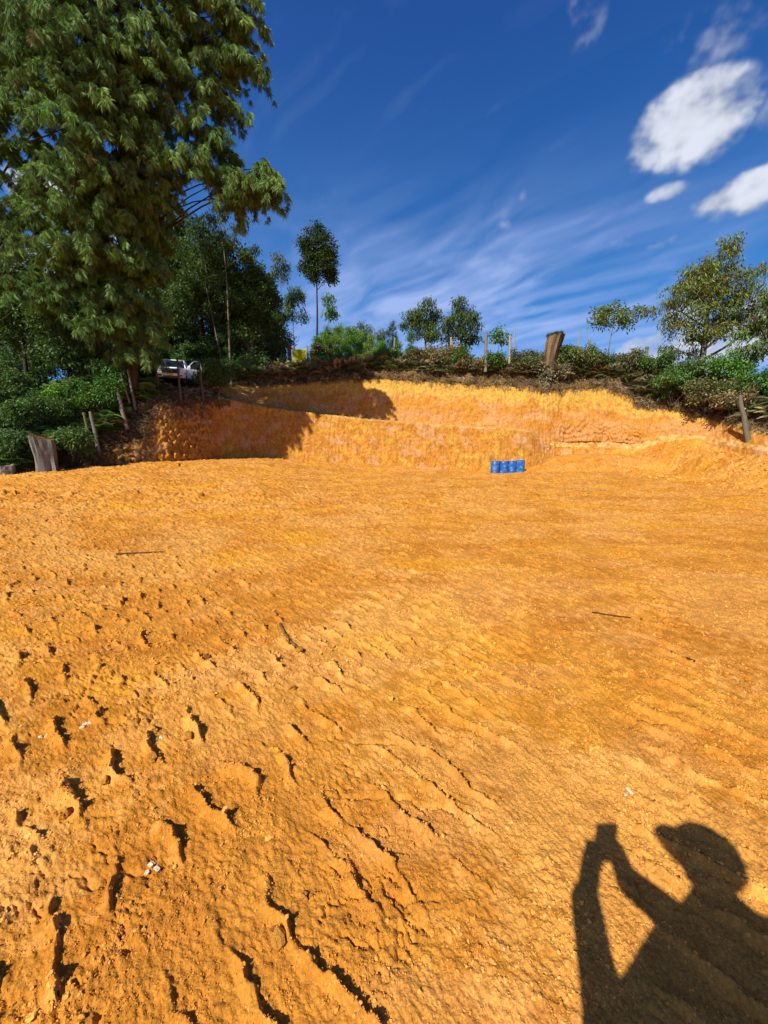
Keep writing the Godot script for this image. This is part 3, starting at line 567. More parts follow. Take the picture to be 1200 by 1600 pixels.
			data[q] = r; data[q + 1] = g; data[q + 2] = b
	var im := Image.create_from_data(w, h, false, Image.FORMAT_RGBF, data.to_byte_array())
	var m := PanoramaSkyMaterial.new()
	m.panorama = ImageTexture.create_from_image(im)
	return m

# ==================================================================== ground
func make_field_grid() -> void:
	field.resize(FNX * FNZ)
	for j in FNZ:
		for i in FNX:
			var x := FX0 + i * FS
			var z := FZ0 + j * FS
			var sw := 0.0
			var sh := 0.0
			for p in FIELD_POINTS:
				var d: float = (p[0] - x) * (p[0] - x) + (p[2] - z) * (p[2] - z) + 0.4
				var w := 1.0 / (d * d)
				sw += w
				sh += w * p[1]
			field[j * FNX + i] = sh / sw

func field_h(x: float, z: float) -> float:
	var fx := clampf((x - FX0) / FS, 0.0, FNX - 1.001)
	var fz := clampf((z - FZ0) / FS, 0.0, FNZ - 1.001)
	var i := int(fx)
	var j := int(fz)
	fx -= i
	fz -= j
	var k := j * FNX + i
	var h := lerpf(lerpf(field[k], field[k + 1], fx), lerpf(field[k + FNX], field[k + FNX + 1], fx), fz)
	# spoil heap and fill bench pushed up along the right-hand bank
	if x > 11.0 and z < -8.0:
		var edge := 17.3 + 1.5 * smoothstep(-18.0, -26.0, z) + 0.25 * sin(z * 0.9)
		var top := lerpf(1.0, 0.85, smoothstep(-17.0, -24.0, z)) * smoothstep(-8.0, -14.0, z) * smoothstep(-28.8, -26.6, z)
		var foot := 14.0 + 3.1 * smoothstep(-14.0, -27.0, z)
		var up := smoothstep(foot, edge, x)
		h += top * up
		h += up * (n_mid.get_noise_2d(x * 0.5, z * 0.5) * 0.16 + n_fine.get_noise_2d(x * 1.4, z * 1.1) * 0.08 + n_fine.get_noise_2d(x * 3.2, z * 3.2) * 0.035 + 0.10 * clampf(-n_cell.get_noise_2d(x * 3.0, z * 3.0) - 0.35, 0.0, 0.6)) * smoothstep(-8.0, -14.0, z)
		var mx := (x - 18.6) / 1.9
		var mz := (z + 25.2) / 2.0
		h += 0.32 * exp(-(mx * mx + mz * mz))
	return h

func hash2(a: int, b: int) -> float:
	var s := sin(a * 127.1 + b * 311.7 + 17.3) * 43758.5453
	return s - floorf(s)

# the pressed pattern of crawler tracks: short crests about 0.18 m apart, in lanes
func tread(x: float, z: float, strength: float) -> float:
	var wob := n_big.get_noise_2d(x * 0.6, z * 0.6)
	var w := x * 0.87 + z * 0.49 + wob * 0.16
	w = w / 0.56 if w < -0.95 else -0.95 / 0.56 + (w + 0.95) / 1.25
	var s := (-x * 0.72 + z * 0.69 + n_mid.get_noise_2d(x * 1.6, z * 1.6) * 0.06 + n_fine.get_noise_2d(x * 11.0, z * 11.0) * 0.008) / 0.177
	var lane := floori(w)
	var f := w - lane
	s += hash2(lane, 3)
	var k := floori(s)
	var g := s - k
	var own := hash2(lane, k)
	var start := 0.04 + 0.2 * hash2(lane + 9, k)
	var stop := 1.0 - 0.3 * hash2(lane + 5, k + 7)
	var e := smoothstep(start, start + 0.2, f) * (1.0 - smoothstep(stop - 0.3, stop, f))
	var crest := 0.5 + 0.1 * (own - 0.5)
	var up := smoothstep(crest - 0.10, crest + 0.01, g) if g < crest else 1.0 - smoothstep(crest - 0.02, crest + 0.30, g)
	up = up * up
	var lane_s := 0.7 + 0.4 * hash2(lane, 77)
	var broken := clampf(0.9 + 0.65 * n_fine.get_noise_2d(x * 2.3 + 8.0, z * 2.3) + 0.5 * n_fine.get_noise_2d(x * 9.0, z * 9.0), 0.0, 1.15)
	return strength * lane_s * e * up * (0.66 + 0.34 * own) * broken - strength * 0.1 * (1.0 - up) * e

func ground_h(x: float, z: float) -> float:
	var h := field_h(x, z)
	var far := smoothstep(-3.5, -9.0, z)
	var side := smoothstep(1.6, -0.8, x + z * 0.15)
	var strength := lerpf(0.034 + 0.010 * side, 0.026, far)
	h += tread(x, z, strength)
	var m := n_mid.get_noise_2d(x * 1.1 + 3.0, z * 1.1)
	h += m * 0.010
	var m2 := n_mid.get_noise_2d(x * 4.3, z * 4.3 + 11.0)
	h += m2 * 0.0045
	h += absf(n_fine.get_noise_2d(x * 13.0, z * 13.0)) * 0.003
	h += n_fine.get_noise_2d(x * 37.0, z * 37.0) * 0.0042
	# crumbly patches
	var crumb := smoothstep(-0.05, 0.4, n_big.get_noise_2d(x * 1.7 + 30.0, z * 1.7) + m2 * 0.5)
	if crumb > 0.0:
		var c := n_cell.get_noise_2d(x * 26.0, z * 26.0)
		h += crumb * 0.012 * clampf(-c - 0.25, 0.0, 0.8)
	# drying cracks
	var dry := smoothstep(0.05, 0.3, n_big.get_noise_2d(x * 0.9 - 12.0, z * 0.9 + 4.0))
	if dry > 0.0 and z > -9.0:
		var k := n_crack.get_noise_2d(x * 3.1 + m2 * 0.5, z * 3.1) + 1.0
		if k < 0.07:
			h -= dry * 0.02 * (1.0 - k / 0.07)
	if z < -6.0:
		var away := smoothstep(-5.0, -12.0, z)
		h += absf(n_fine.get_noise_2d(x * 0.9 + 5.0, z * 4.2)) * 0.06 * away
		h += absf(n_fine.get_noise_2d(x * 2.6, z * 2.6 + 9.0)) * 0.06 * away * smoothstep(-0.1, 0.35, m)
		# a pushed-up edge of an older pass
		var ln := z + 11.6 - 0.10 * x + 0.5 * n_big.get_noise_2d(x * 0.35, 2.0)
		if x < -2.0 and absf(ln) < 0.5:
			h += 0.13 * exp(-ln * ln * 40.0) * clampf(0.3 + 1.6 * n_mid.get_noise_2d(x * 2.0, 7.0), 0.0, 1.0) * smoothstep(-2.0, -4.0, x)
	return h

func soil_color(x: float, z: float) -> Color:
	var a := n_big.get_noise_2d(x * 0.23 + 50.0, z * 0.5) * 0.5 + 0.5
	var b := n_mid.get_noise_2d(x * 1.3, z * 1.3 + 70.0) * 0.5 + 0.5
	var c := n_mid.get_noise_2d(x * 7.0, z * 7.0 + 20.0)
	var col := Color(0.52, 0.193, 0.027).lerp(Color(0.67, 0.285, 0.046), clampf(b * 1.3 - 0.1, 0, 1))
	col = col.lerp(Color(0.74, 0.325, 0.026), clampf((a - 0.55) * 2.6, 0, 0.85))
	col = col.lerp(Color(0.48, 0.175, 0.028), clampf((0.42 - a) * 2.2, 0, 0.6))
	var e := n_mid.get_noise_2d(x * 0.5 + 9.0, z * 1.4)
	col = col.lerp(Color(0.76, 0.37, 0.125), clampf(e * 1.0 - 0.15, 0, 0.25))
	var dryp := n_mid.get_noise_2d(x * 0.33 - 20.0, z * 0.33) + 0.35 * c
	col = col.lerp(Color(0.78, 0.41, 0.13), clampf(dryp * 1.3, 0, 0.28))
	var f := 1.0 + c * 0.2
	return Color(col.r * f, col.g * f, col.b * f)

func sheet(xs_of: Callable, zs: PackedFloat32Array, nx: int, full: bool) -> ArrayMesh:
	var nz := zs.size()
	var v := PackedVector3Array()
	var c := PackedColorArray()
	var n := PackedVector3Array()
	v.resize(nx * nz); c.resize(nx * nz); n.resize(nx * nz)
	for j in nz:
		var z := zs[j]
		var half: float = xs_of.call(z)
		for i in nx:
			var x := (2.0 * i / (nx - 1) - 1.0) * half
			var y := ground_h(x, z) if full else (field_h(x, z) - 0.12 if z > -6.0 or absf(x) > 27.0 else -1.6)
			var col := soil_color(x, z)
			if full:
				# loose grains: each a little higher, lower, paler or darker than the next
				var g := rng.randf()
				var step := absf(zs[mini(j + 1, nz - 1)] - zs[maxi(j - 1, 0)]) * 0.5
				y += (g * g - 0.33) * clampf(step * 0.42, 0.0016, 0.03)
				var k := 0.84 + 0.32 * rng.randf()
				col = Color(col.r * k, col.g * k, col.b * k)
			v[j * nx + i] = Vector3(x, y, z)
			c[j * nx + i] = col
	var idx := PackedInt32Array()
	idx.resize((nx - 1) * (nz - 1) * 6)
	var q := 0
	for j in nz:
		for i in nx:
			var k := j * nx + i
			var dx := v[k + (1 if i < nx - 1 else 0)] - v[k - (1 if i > 0 else 0)]
			var dz := v[k + (nx if j < nz - 1 else 0)] - v[k - (nx if j > 0 else 0)]
			var m := dx.cross(dz)
			n[k] = (m if m.y > 0.0 else -m).normalized()
			if i < nx - 1 and j < nz - 1:
				idx[q] = k; idx[q + 1] = k + nx; idx[q + 2] = k + 1
				idx[q + 3] = k + 1; idx[q + 4] = k + nx; idx[q + 5] = k + nx + 1
				q += 6
	var a := []
	a.resize(Mesh.ARRAY_MAX)
	a[Mesh.ARRAY_VERTEX] = v; a[Mesh.ARRAY_NORMAL] = n; a[Mesh.ARRAY_COLOR] = c; a[Mesh.ARRAY_INDEX] = idx
	var mesh := ArrayMesh.new()
	mesh.add_surface_from_arrays(Mesh.PRIMITIVE_TRIANGLES, a)
	return mesh

func build_ground() -> void:
	var zs := PackedFloat32Array()
	var z := 1.2
	while z > -33.0:
		zs.append(z)
		var d := maxf(0.0, -z)
		z -= 0.04 if z > -0.3 else clampf(0.0062 * d, 0.0075, 0.16)
	var fine := part("ground", sheet(func(zz: float) -> float: return 1.12 * (4.2 - zz) - 2.6, zs, 860, true), M.soil, self)
	fine.set_meta("kind", "structure")
	var far := PackedFloat32Array()
	for k in 90:
		far.append(220.0 - k * 5.0)
	var outer := part("ground_around", sheet(func(_z: float) -> float: return 220.0, far, 90, false), M.soil, self)
	outer.set_meta("kind", "structure")
	print("ground rows ", zs.size())

# ==================================================================== cut bank and hillside
func line_at(u: float, k: int) -> Vector3:
	var n := BANK.size()
	var i := clampi(int(u), 0, n - 2)
	var t := u - i
	var p := []
	for o in [-1, 0, 1, 2]:
		var a: Array = BANK[clampi(i + o, 0, n - 1)][k]
		p.append(Vector3(a[0], a[1], a[2]))
	var m1: Vector3 = (p[2] - p[0]) * 0.5
	var m2: Vector3 = (p[3] - p[1]) * 0.5
	var lim: float = p[1].distance_to(p[2])
	m1 = m1.limit_length(lim)
	m2 = m2.limit_length(lim)
	var t2 := t * t
	var t3 := t2 * t
	return p[1] * (2 * t3 - 3 * t2 + 1) + m1 * (t3 - 2 * t2 + t) + p[2] * (-2 * t3 + 3 * t2) + m2 * (t3 - t2)

func build_bank() -> void:
	var n := BANK.size()
	var us := PackedFloat32Array()
	for i in n - 1:
		var a := Vector3(BANK[i][0][0], 0, BANK[i][0][2])
		var b := Vector3(BANK[i + 1][0][0], 0, BANK[i + 1][0][2])
		var steps := maxi(3, int(a.distance_to(b) / (0.085 if i >= 1 and i < n - 2 else 0.3)))
		for s in steps:
			us.append(i + float(s) / steps)
	us.append(n - 1.001)
	var cols := us.size()
	bank_cols = cols
	bank_u = us
	var segs := [46, 12, 46, 24, 16, 14]
	var rows := 1
	for s in segs:
		rows += s
	var v := PackedVector3Array(); v.resize(rows * cols)
	var c := PackedColorArray(); c.resize(rows * cols)
	for i in cols:
		var u := us[i]
		var L := []
		for k in 5:
			L.append(line_at(u, k))
		var out_: Vector3 = L[4] - L[0]
		out_.y = 0
		out_ = out_.normalized()
		L.append(L[4] + out_ * 9.0 + Vector3(0, 1.35, 0))
		L.append(L[4] + out_ * 90.0 + Vector3(0, 13.0, 0))
		L[0] = L[0] - Vector3(0, 0.25, 0) - out_ * 0.1
		var toward := -out_
		var row := 0
		var clay := smoothstep(6.3, 7.6, u)
		for s in 6:
			var a: Vector3 = L[s]
			var b: Vector3 = L[s + 1]
			var cnt: int = segs[s]
			for r in (cnt + 1 if s == 5 else cnt):
				var t := float(r) / cnt
				var p := a.lerp(b, t)
				var arc := u * 3.1
				var hx := p.x * 0.8 + p.z * 0.45 + arc
				# relief
				var rough := n_mid.get_noise_3d(p.x * 0.55, p.y * 0.5, p.z * 0.55) * 0.22
				var strip := n_fine.get_noise_2d(hx * 2.6, p.y * 0.35 + 40.0)
				var fine := n_fine.get_noise_3d(p.x * 3.5, p.y * 3.0, p.z * 3.5)
				var push := 0.0
				var drop := 0.0
				if s == 0:
					push = rough * 0.2 + strip * 0.04 * clay + fine * 0.03 + n_fine.get_noise_3d(p.x * 7.0, p.y * 4.0, p.z * 7.0) * 0.02
					var teeth := smoothstep(6.9, 7.4, u) * (1.0 - smoothstep(8.75, 8.95, u))
					if teeth > 0.0:
						var tr := p.y * 3.4
						var hop := floorf(tr)
						var e := n_cell.get_noise_2d(hx * 3.6 + hop * 0.5, tr * 0.75)
						push += teeth * (0.42 * clampf(-e - 0.12, 0.0, 0.8) + 0.08 * fine)
					if u < 7.0:
						push += (fine * 0.12 + n_fine.get_noise_3d(p.x * 1.4, p.y * 1.4, p.z * 1.4) * 0.2) * (1.0 - smoothstep(6.4, 7.0, u))
					push *= smoothstep(0.0, 0.12, t) * (1.0 - smoothstep(0.93, 1.0, t) * 0.6)
				elif s == 1:
					push = fine * 0.04
					drop = fine * 0.05 + rough * 0.2
				elif s == 2:
					push = rough * 0.35 + strip * 0.04 + fine * 0.04
					var wave := smoothstep(17.3, 18.0, u) * (1.0 - smoothstep(19.9, 20.4, u)) * (1.0 - smoothstep(0.25, 0.5, t))
					if wave > 0.0:
						push += wave * 0.16 * absf(sin(p.y * 6.5 + n_big.get_noise_2d(hx * 0.5, p.y * 0.8) * 5.0))
				elif s == 3:
					push = rough * 1.3 + fine * 0.16
					drop = n_fine.get_noise_3d(p.x * 1.2, p.y, p.z * 1.2) * 0.16
				else:
					drop = n_mid.get_noise_2d(p.x * 0.4, p.z * 0.4) * 0.3
				p += toward * push + Vector3(0, drop, 0)
				v[row * cols + i] = p
				# soil layers
				var na := n_mid.get_noise_3d(p.x * 0.45, p.y * 0.9, p.z * 0.45) * 0.5 + 0.5
				var nb := n_mid.get_noise_3d(p.x * 2.2, p.y * 1.1 + 20.0, p.z * 2.2)
				var orange := Color(0.69, 0.28, 0.043)
				var pink := Color(0.76, 0.38, 0.17)
				var yellow := Color(0.78, 0.43, 0.08)
				var brown := Color(0.135, 0.08, 0.035)
				var dark := Color(0.07, 0.045, 0.022)
				var col := orange
				if s <= 1:
					col = orange.lerp(pink, clampf((na - 0.52) * 4.0 + nb * 0.5, 0, 0.9)).lerp(yellow, clampf((0.45 - na) * 3.5, 0, 0.7))
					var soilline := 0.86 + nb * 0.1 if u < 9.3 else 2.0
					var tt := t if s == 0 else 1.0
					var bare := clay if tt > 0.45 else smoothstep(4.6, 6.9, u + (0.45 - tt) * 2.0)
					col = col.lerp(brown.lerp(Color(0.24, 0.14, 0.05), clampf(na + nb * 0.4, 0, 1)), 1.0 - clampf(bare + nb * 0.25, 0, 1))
					if tt > soilline:
						col = col.lerp(brown, 0.85)
					if s == 1 and u > 8.9:
						col = col.lerp(Color(0.80, 0.50, 0.20), clampf(0.45 + nb, 0, 0.8))
				elif s == 2:
					var band := t + nb * 0.16 + (na - 0.5) * 0.25
					col = orange.lerp(pink, clampf(na * 1.6 - 0.45, 0, 0.8)).lerp(yellow, smoothstep(0.5, 0.75, band) * 0.9)
					col = col.lerp(Color(0.30, 0.17, 0.055), smoothstep(0.93, 1.02, band) * 0.8)
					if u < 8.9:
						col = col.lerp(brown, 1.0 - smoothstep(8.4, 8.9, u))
				elif s == 3:
					col = brown.lerp(Color(0.27, 0.165, 0.06), clampf(na * 1.3 - 0.3 + nb * 0.7, 0, 1)).lerp(dark, clampf((0.45 - na) * 3.0, 0, 1))
					if u < 8.9:
						col = dark.lerp(brown, na)
				else:
					col = dark.lerp(Color(0.06, 0.07, 0.025), na)
				var k2 := 1.0 + nb * 0.2 + n_fine.get_noise_3d(p.x * 5.0, p.y * 2.0, p.z * 5.0) * 0.14
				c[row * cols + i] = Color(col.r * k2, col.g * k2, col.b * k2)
				row += 1
	bank_p = v
	# three lofts share the rows: the cut faces, the topsoil edge, the hillside behind
	var lower: int = segs[0] + segs[1] + segs[2]
	for spec in [["cut_bank", 0, lower], ["topsoil", lower, lower + segs[3]], ["hillside", lower + segs[3], rows - 1]]:
		var r0: int = spec[1]
		var r1: int = spec[2]
		var vv := v.slice(r0 * cols, (r1 + 1) * cols)
		var cc := c.slice(r0 * cols, (r1 + 1) * cols)
		var nr := r1 - r0 + 1
		var nn := PackedVector3Array(); nn.resize(vv.size())
		var idx := PackedInt32Array()
		idx.resize((nr - 1) * (cols - 1) * 6)
		var q := 0
		for j in nr:
			for i in cols:
				var k := j * cols + i
				var du := vv[k + (1 if i < cols - 1 else 0)] - vv[k - (1 if i > 0 else 0)]
				var dv := vv[k + (cols if j < nr - 1 else 0)] - vv[k - (cols if j > 0 else 0)]
				nn[k] = du.cross(dv).normalized()
				if i < cols - 1 and j < nr - 1:
					idx[q] = k; idx[q + 1] = k + cols; idx[q + 2] = k + 1
					idx[q + 3] = k + 1; idx[q + 4] = k + cols; idx[q + 5] = k + cols + 1
					q += 6
		var a := []
		a.resize(Mesh.ARRAY_MAX)
		a[Mesh.ARRAY_VERTEX] = vv; a[Mesh.ARRAY_NORMAL] = nn; a[Mesh.ARRAY_COLOR] = cc; a[Mesh.ARRAY_INDEX] = idx
		var mesh := ArrayMesh.new()
		mesh.add_surface_from_arrays(Mesh.PRIMITIVE_TRIANGLES, a)
		var o := part(spec[0], mesh, M.bank, self)
		o.set_meta("kind", "structure")
	print("bank ", rows, " x ", cols)

const ROW_B := 46
const ROW_C := 58
const ROW_D := 104
const ROW_E := 128
const ROW_F := 144

func bank_at(u: float, row: int) -> Vector3:
	var lo := bank_u.bsearch(u)
	return bank_p[row * bank_cols + clampi(lo, 0, bank_cols - 1)]

# ==================================================================== foliage pieces
func rand_dir() -> Vector3:
	var y := rng.randf_range(-1, 1)
	var a := rng.randf_range(0, TAU)
	var s := sqrt(1.0 - y * y)
	return Vector3(cos(a) * s, y, sin(a) * s)

func leaf_into(mb: MB, at: Vector3, dir: Vector3, len_: float, wid: float, droop: float) -> void:
	var side := dir.cross(Vector3.UP)
	if side.length() < 0.05:
		side = Vector3.RIGHT
	side = side.normalized().rotated(dir.normalized(), rng.randf_range(-0.9, 0.9))
	var mid := at + dir * len_ * 0.5
	var tip := at + dir * len_ + Vector3(0, -droop * len_, 0)
	var g := rng.randf_range(0.75, 1.25)
	mb.tint = Color(g, g, g * rng.randf_range(0.8, 1.1))
	mb.tri(at, mid + side * wid * 0.5, tip)
	mb.tri(at, tip, mid - side * wid * 0.5)

func make_clumps() -> void:
	for kind in ["broad", "euc", "spruce", "tuft", "frond", "twig"]:
		var list := []
		for variant in 3:
			var mb := MB.new()
			match kind:
				"broad":
					for k in 26:
						var o := rand_dir() * pow(rng.randf(), 0.4)
						leaf_into(mb, o, (o * 0.7 + rand_dir() * 0.8 + Vector3(0, 0.1, 0)).normalized(), rng.randf_range(0.38, 0.62), rng.randf_range(0.22, 0.34), 0.25)
				"euc":
					for k in 28:
						var o := rand_dir() * pow(rng.randf(), 0.4)
						leaf_into(mb, o, (rand_dir() * 0.75 + Vector3(0, -0.65, 0)).normalized(), rng.randf_range(0.5, 0.8), rng.randf_range(0.12, 0.2), 0.1)
				"spruce":
					for k in 40:
						var o := rand_dir() * pow(rng.randf(), 0.6) * 0.7
						leaf_into(mb, o, (rand_dir() * 0.7 + Vector3(0, 0.75, 0)).normalized(), rng.randf_range(0.45, 0.75), rng.randf_range(0.06, 0.1), -0.1)
				"tuft":
					# long soft needles that fan out from a shoot and hang
					for k in 62:
						var a := rng.randf_range(0, TAU)
						var o := Vector3(rng.randf_range(-0.18, 0.18), rng.randf_range(-0.5, 0.5), rng.randf_range(-0.18, 0.18))
						var d := Vector3(cos(a) * rng.randf_range(0.1, 0.62), rng.randf_range(-1.0, -0.1), sin(a) * rng.randf_range(0.1, 0.62))
						leaf_into(mb, o, d.normalized(), rng.randf_range(0.8, 1.7), 0.030, rng.randf_range(0.1, 0.5))
				"frond":
					# bracken: arching stalk with paired side leaflets, along +z
					for k in 13:
						var t := (k + 1.0) / 14.0
						var p := Vector3(0, 0.55 * t - 0.62 * t * t, t)
						for s in [-1.0, 1.0]:
							var l := 0.42 * sin(PI * (0.18 + 0.8 * t)) * rng.randf_range(0.85, 1.1)
							var d := Vector3(s, -0.15, 0.45).normalized()
							var g := rng.randf_range(0.8, 1.15)
							mb.tint = Color(g, g, g)
							var q := p + d * l + Vector3(0, -0.25 * l, 0)
							var m := p + d * l * 0.45
							mb.tri(p - Vector3(0, 0, 0.02), m + Vector3(0, 0, 0.045), q)
							mb.tri(p - Vector3(0, 0, 0.02), q, m - Vector3(0, 0, 0.045))
				"twig":
					for k in 16:
						var o := rand_dir() * 0.5
						var d := (rand_dir() + Vector3(0, -0.2, 0)).normalized()
						leaf_into(mb, o - d * 0.4, d, rng.randf_range(0.6, 1.2), rng.randf_range(0.025, 0.06), rng.randf_range(0.0, 0.4))
			list.append(mb.done(true))
		clump[kind] = list

# one MultiMesh per foliage piece variant; rows are [Transform3D, Color]
func scatter(called: String, mesh: Mesh, rows: Array, mat: Material, parent: Node3D, stuff := false) -> void:
	if rows.is_empty():
		return
	var mm := MultiMesh.new()
	mm.transform_format = MultiMesh.TRANSFORM_3D
	mm.use_colors = true
	mm.mesh = mesh
	mm.instance_count = rows.size()
	for k in rows.size():
		mm.set_instance_transform(k, rows[k][0])
		mm.set_instance_color(k, rows[k][1])
	var o := MultiMeshInstance3D.new()
	o.name = called
	o.multimesh = mm
	o.material_override = mat
	if stuff:
		o.set_meta("kind", "stuff")
	parent.add_child(o, true)

func turned(scale: float, lean := 0.5) -> Basis:
	var b := Basis(Vector3.UP, rng.randf_range(0, TAU))
	b = Basis(rand_dir(), rng.randf_range(-lean, lean)) * b
	return b.scaled(Vector3.ONE * scale)

func vary(c: Color, amount := 0.2) -> Color:
	var f := 1.0 + rng.randf_range(-amount, amount)
	var w := rng.randf_range(-amount, amount) * 0.5
	return Color(c.r * f * (1.0 + w), c.g * f, c.b * f * (1.0 - w))

func bent_path(a: Vector3, b: Vector3, steps: int, sway: float, lift := 0.0) -> Array:
	var out := []
	var s1 := rand_dir() * sway
	var s2 := rand_dir() * sway * 0.5
	for k in steps + 1:
		var t := float(k) / steps
		out.append(a.lerp(b, t) + s1 * sin(PI * t) + s2 * sin(TAU * t) + Vector3(0, lift * sin(PI * t), 0))
	return out

func taper(r0: float, r1: float, steps: int, power := 1.0) -> Array:
	var out := []
	for k in steps + 1:
		out.append(lerpf(r0, r1, pow(float(k) / steps, power)))
	return out

func along(path: Array, y: float) -> Array:
	for k in path.size() - 1:
		if path[k + 1].y >= y:
			var t := clampf((y - path[k].y) / maxf(0.01, path[k + 1].y - path[k].y), 0, 1)
			return [path[k].lerp(path[k + 1], t), k + t]
	return [path[-1], path.size() - 1.0]

# ==================================================================== trees
func build_trees() -> void:
	for row in TREES:
		var base := Vector3(row[2][0], row[2][1], row[2][2])
		var top := Vector3(row[3][0], row[3][1], row[3][2]) - base
		var rad: float = row[4]
		var kind: String = row[5]
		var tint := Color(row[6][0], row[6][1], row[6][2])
		var density: float = row[7]
		var cat := "sapling" if row[0].contains("sapling") else ("conifer" if kind == "spruce" else "tree")
		var o := thing(row[0], row[1], cat, base, row[8])
		var pale: bool = kind == "euc" or row[0] == "umbrella_tree"
		var bark := Color(0.30, 0.26, 0.20) if pale else Color(0.10, 0.075, 0.05)
		var path := bent_path(Vector3(0, -1.2, 0), top, 10, 0.02 * top.length())
		var tr := MB.new()
		tr.tint = bark
		tr.tube(path, taper(rad, rad * 0.16, 10, 0.8), 9, 0.06)
		part("trunk", tr.done(), M.bark, o)
		var lists := [[], [], []]
		var size := 0.40 if kind == "broad" else (0.42 if kind == "euc" else 0.36)
		if base.z < -44.0:
			size *= 1.35
		for l in row[9]:
			var cc := Vector3(l[0], l[1], l[2]) - base
			var rx: float = l[3]
			var ry: float = l[4]
			cc.z += rng.randf_range(-0.55, 0.55) * rx
			var hd := Vector2(cc.x, cc.z).length()
			var at := along(path, cc.y - 0.55 * hd - 0.3 * ry)
			var lim := MB.new()
			lim.tint = bark
			var lr: float = maxf(0.02, rad * 0.5 * (1.0 - at[1] / 12.0))
			var lp := bent_path(at[0], cc, 5, 0.06 * hd, 0.05 * hd)
			lim.tube(lp, taper(lr, lr * 0.35, 5), 6)
			var subs := maxi(4, int(4.5 * sqrt(rx * ry) / size * 0.8))
			var n := int(density * 6.2 * rx * ry / (size * size)) + 4
			var tips := []
			for s in subs:
				var d := rand_dir()
				var tip := cc + Vector3(d.x * rx, d.y * ry, d.z * rx) * rng.randf_range(0.55, 0.95)
				tips.append(tip)
				lim.tube(bent_path(lp[4] if s % 2 == 0 else lp[5], tip, 3, 0.08 * rx), taper(lr * 0.32, 0.012, 3), 4, 0.0, false)
			part("limb", lim.done(), M.bark, o)
			for k in n:
				var p: Vector3
				if rng.randf() < 0.72:
					p = tips[rng.randi() % subs] + Vector3(rng.randfn(0, 0.3) * rx * 0.5, rng.randfn(0, 0.3) * ry * 0.6, rng.randfn(0, 0.3) * rx * 0.5)
				else:
					var d := rand_dir() * pow(rng.randf(), 0.4)
					p = cc + Vector3(d.x * rx, d.y * ry, d.z * rx)
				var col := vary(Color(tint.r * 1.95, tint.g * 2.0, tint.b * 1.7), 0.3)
				if row[0] == "acacia_tree" and rng.randf() < 0.10:
					col = Color(0.14, 0.085, 0.04)
				lists[rng.randi() % 3].append([Transform3D(turned(size * rng.randf_range(0.7, 1.25), 0.5), p), col])
		scatter("crown", clump[kind][rng.randi() % 3], lists[0] + lists[1] + lists[2], M.leaf, o, true)

func build_pines() -> void:
	for row in PINES:
		var base := Vector3(row[1][0], row[1][1], row[1][2])
		var top := Vector3(row[2][0], row[2][1], row[2][2]) - base
		top.z += rng.randf_range(-1, 1)
		var rad: float = row[3]
		var o := thing("pine_tree", row[0], "tree", base)
		var path := bent_path(Vector3(0, -1.0, 0), top, 16, 0.25)
		var tr := MB.new()
		tr.tint = Color(0.16, 0.095, 0.06)
		tr.tube(path, taper(rad * 1.1, 0.05, 16, 0.9), 14, 0.07)
		part("trunk", tr.done(), M.bark, o)
		var lists := [[], [], []]
		for l in row[4]:
			var cc := Vector3(l[0], l[1], l[2]) - base
			var rx: float = l[3]
			var ry: float = l[4]
			var hd := Vector2(cc.x, cc.z).length()
			var at := along(path, maxf(1.5, cc.y - 0.25 * hd))
			var lim := MB.new()
			lim.tint = Color(0.075, 0.055, 0.04)
			var lr := (0.025 + 0.008 * hd) * (1.0 if cc.x < 3.6 else 0.5)
			var lp := bent_path(at[0], cc, 6, 0.05 * hd, 0.10 * hd)
			lim.tube(lp, taper(lr, lr * 0.4, 6), 7)
			var hue := rng.randf_range(-0.12, 0.12)
			var sprays := int((13.0 if cc.x < 3.6 else 6.0) * rx * ry) + 8
			for s in sprays:
				# a side shoot that runs outward from the bough, then hangs
				var d := rand_dir()
				var start := cc + Vector3(d.x * rx, d.y * ry * 0.9 + 0.15, d.z * rx) * rng.randf_range(0.05, 0.75)
				var go: Vector3 = Vector3(d.x, 0.0, d.z) + (cc - at[0]).normalized() * 0.35
				go.y = 0
				go = go.normalized()
				var reach := rng.randf_range(0.5, 1.3)
				var tone := rng.randf_range(0.75, 1.35)
				var pts := []
				for k in 5:
					var t := k / 4.0
					pts.append(start + go * reach * t + Vector3(0, 0.22 * t - 0.85 * t * t, 0) * reach)
				lim.tube(pts, taper(0.02, 0.006, 4), 3, 0.0, false)
				for k in 15:
					var t := 0.08 + 0.92 * k / 14.0
					var f := t * 4.0
					var j := mini(int(f), 3)
					var p: Vector3 = pts[j].lerp(pts[j + 1], f - j) + rand_dir() * 0.15
					var col := vary(Color((0.165 + 0.10 * hue) * tone, 0.265 * tone, (0.068 + 0.08 * maxf(0, -hue)) * tone), 0.18)
					if rng.randf() < 0.02:
						col = Color(0.17, 0.12, 0.05)
					lists[rng.randi() % 3].append([Transform3D(turned(rng.randf_range(0.10, 0.22), 0.75), p), col])
			part("limb", lim.done(), M.bark, o)
		scatter("crown", clump.tuft[rng.randi() % 3], lists[0] + lists[1] + lists[2], M.needle, o, true)
		print("pine tufts ", lists[0].size() * 3)

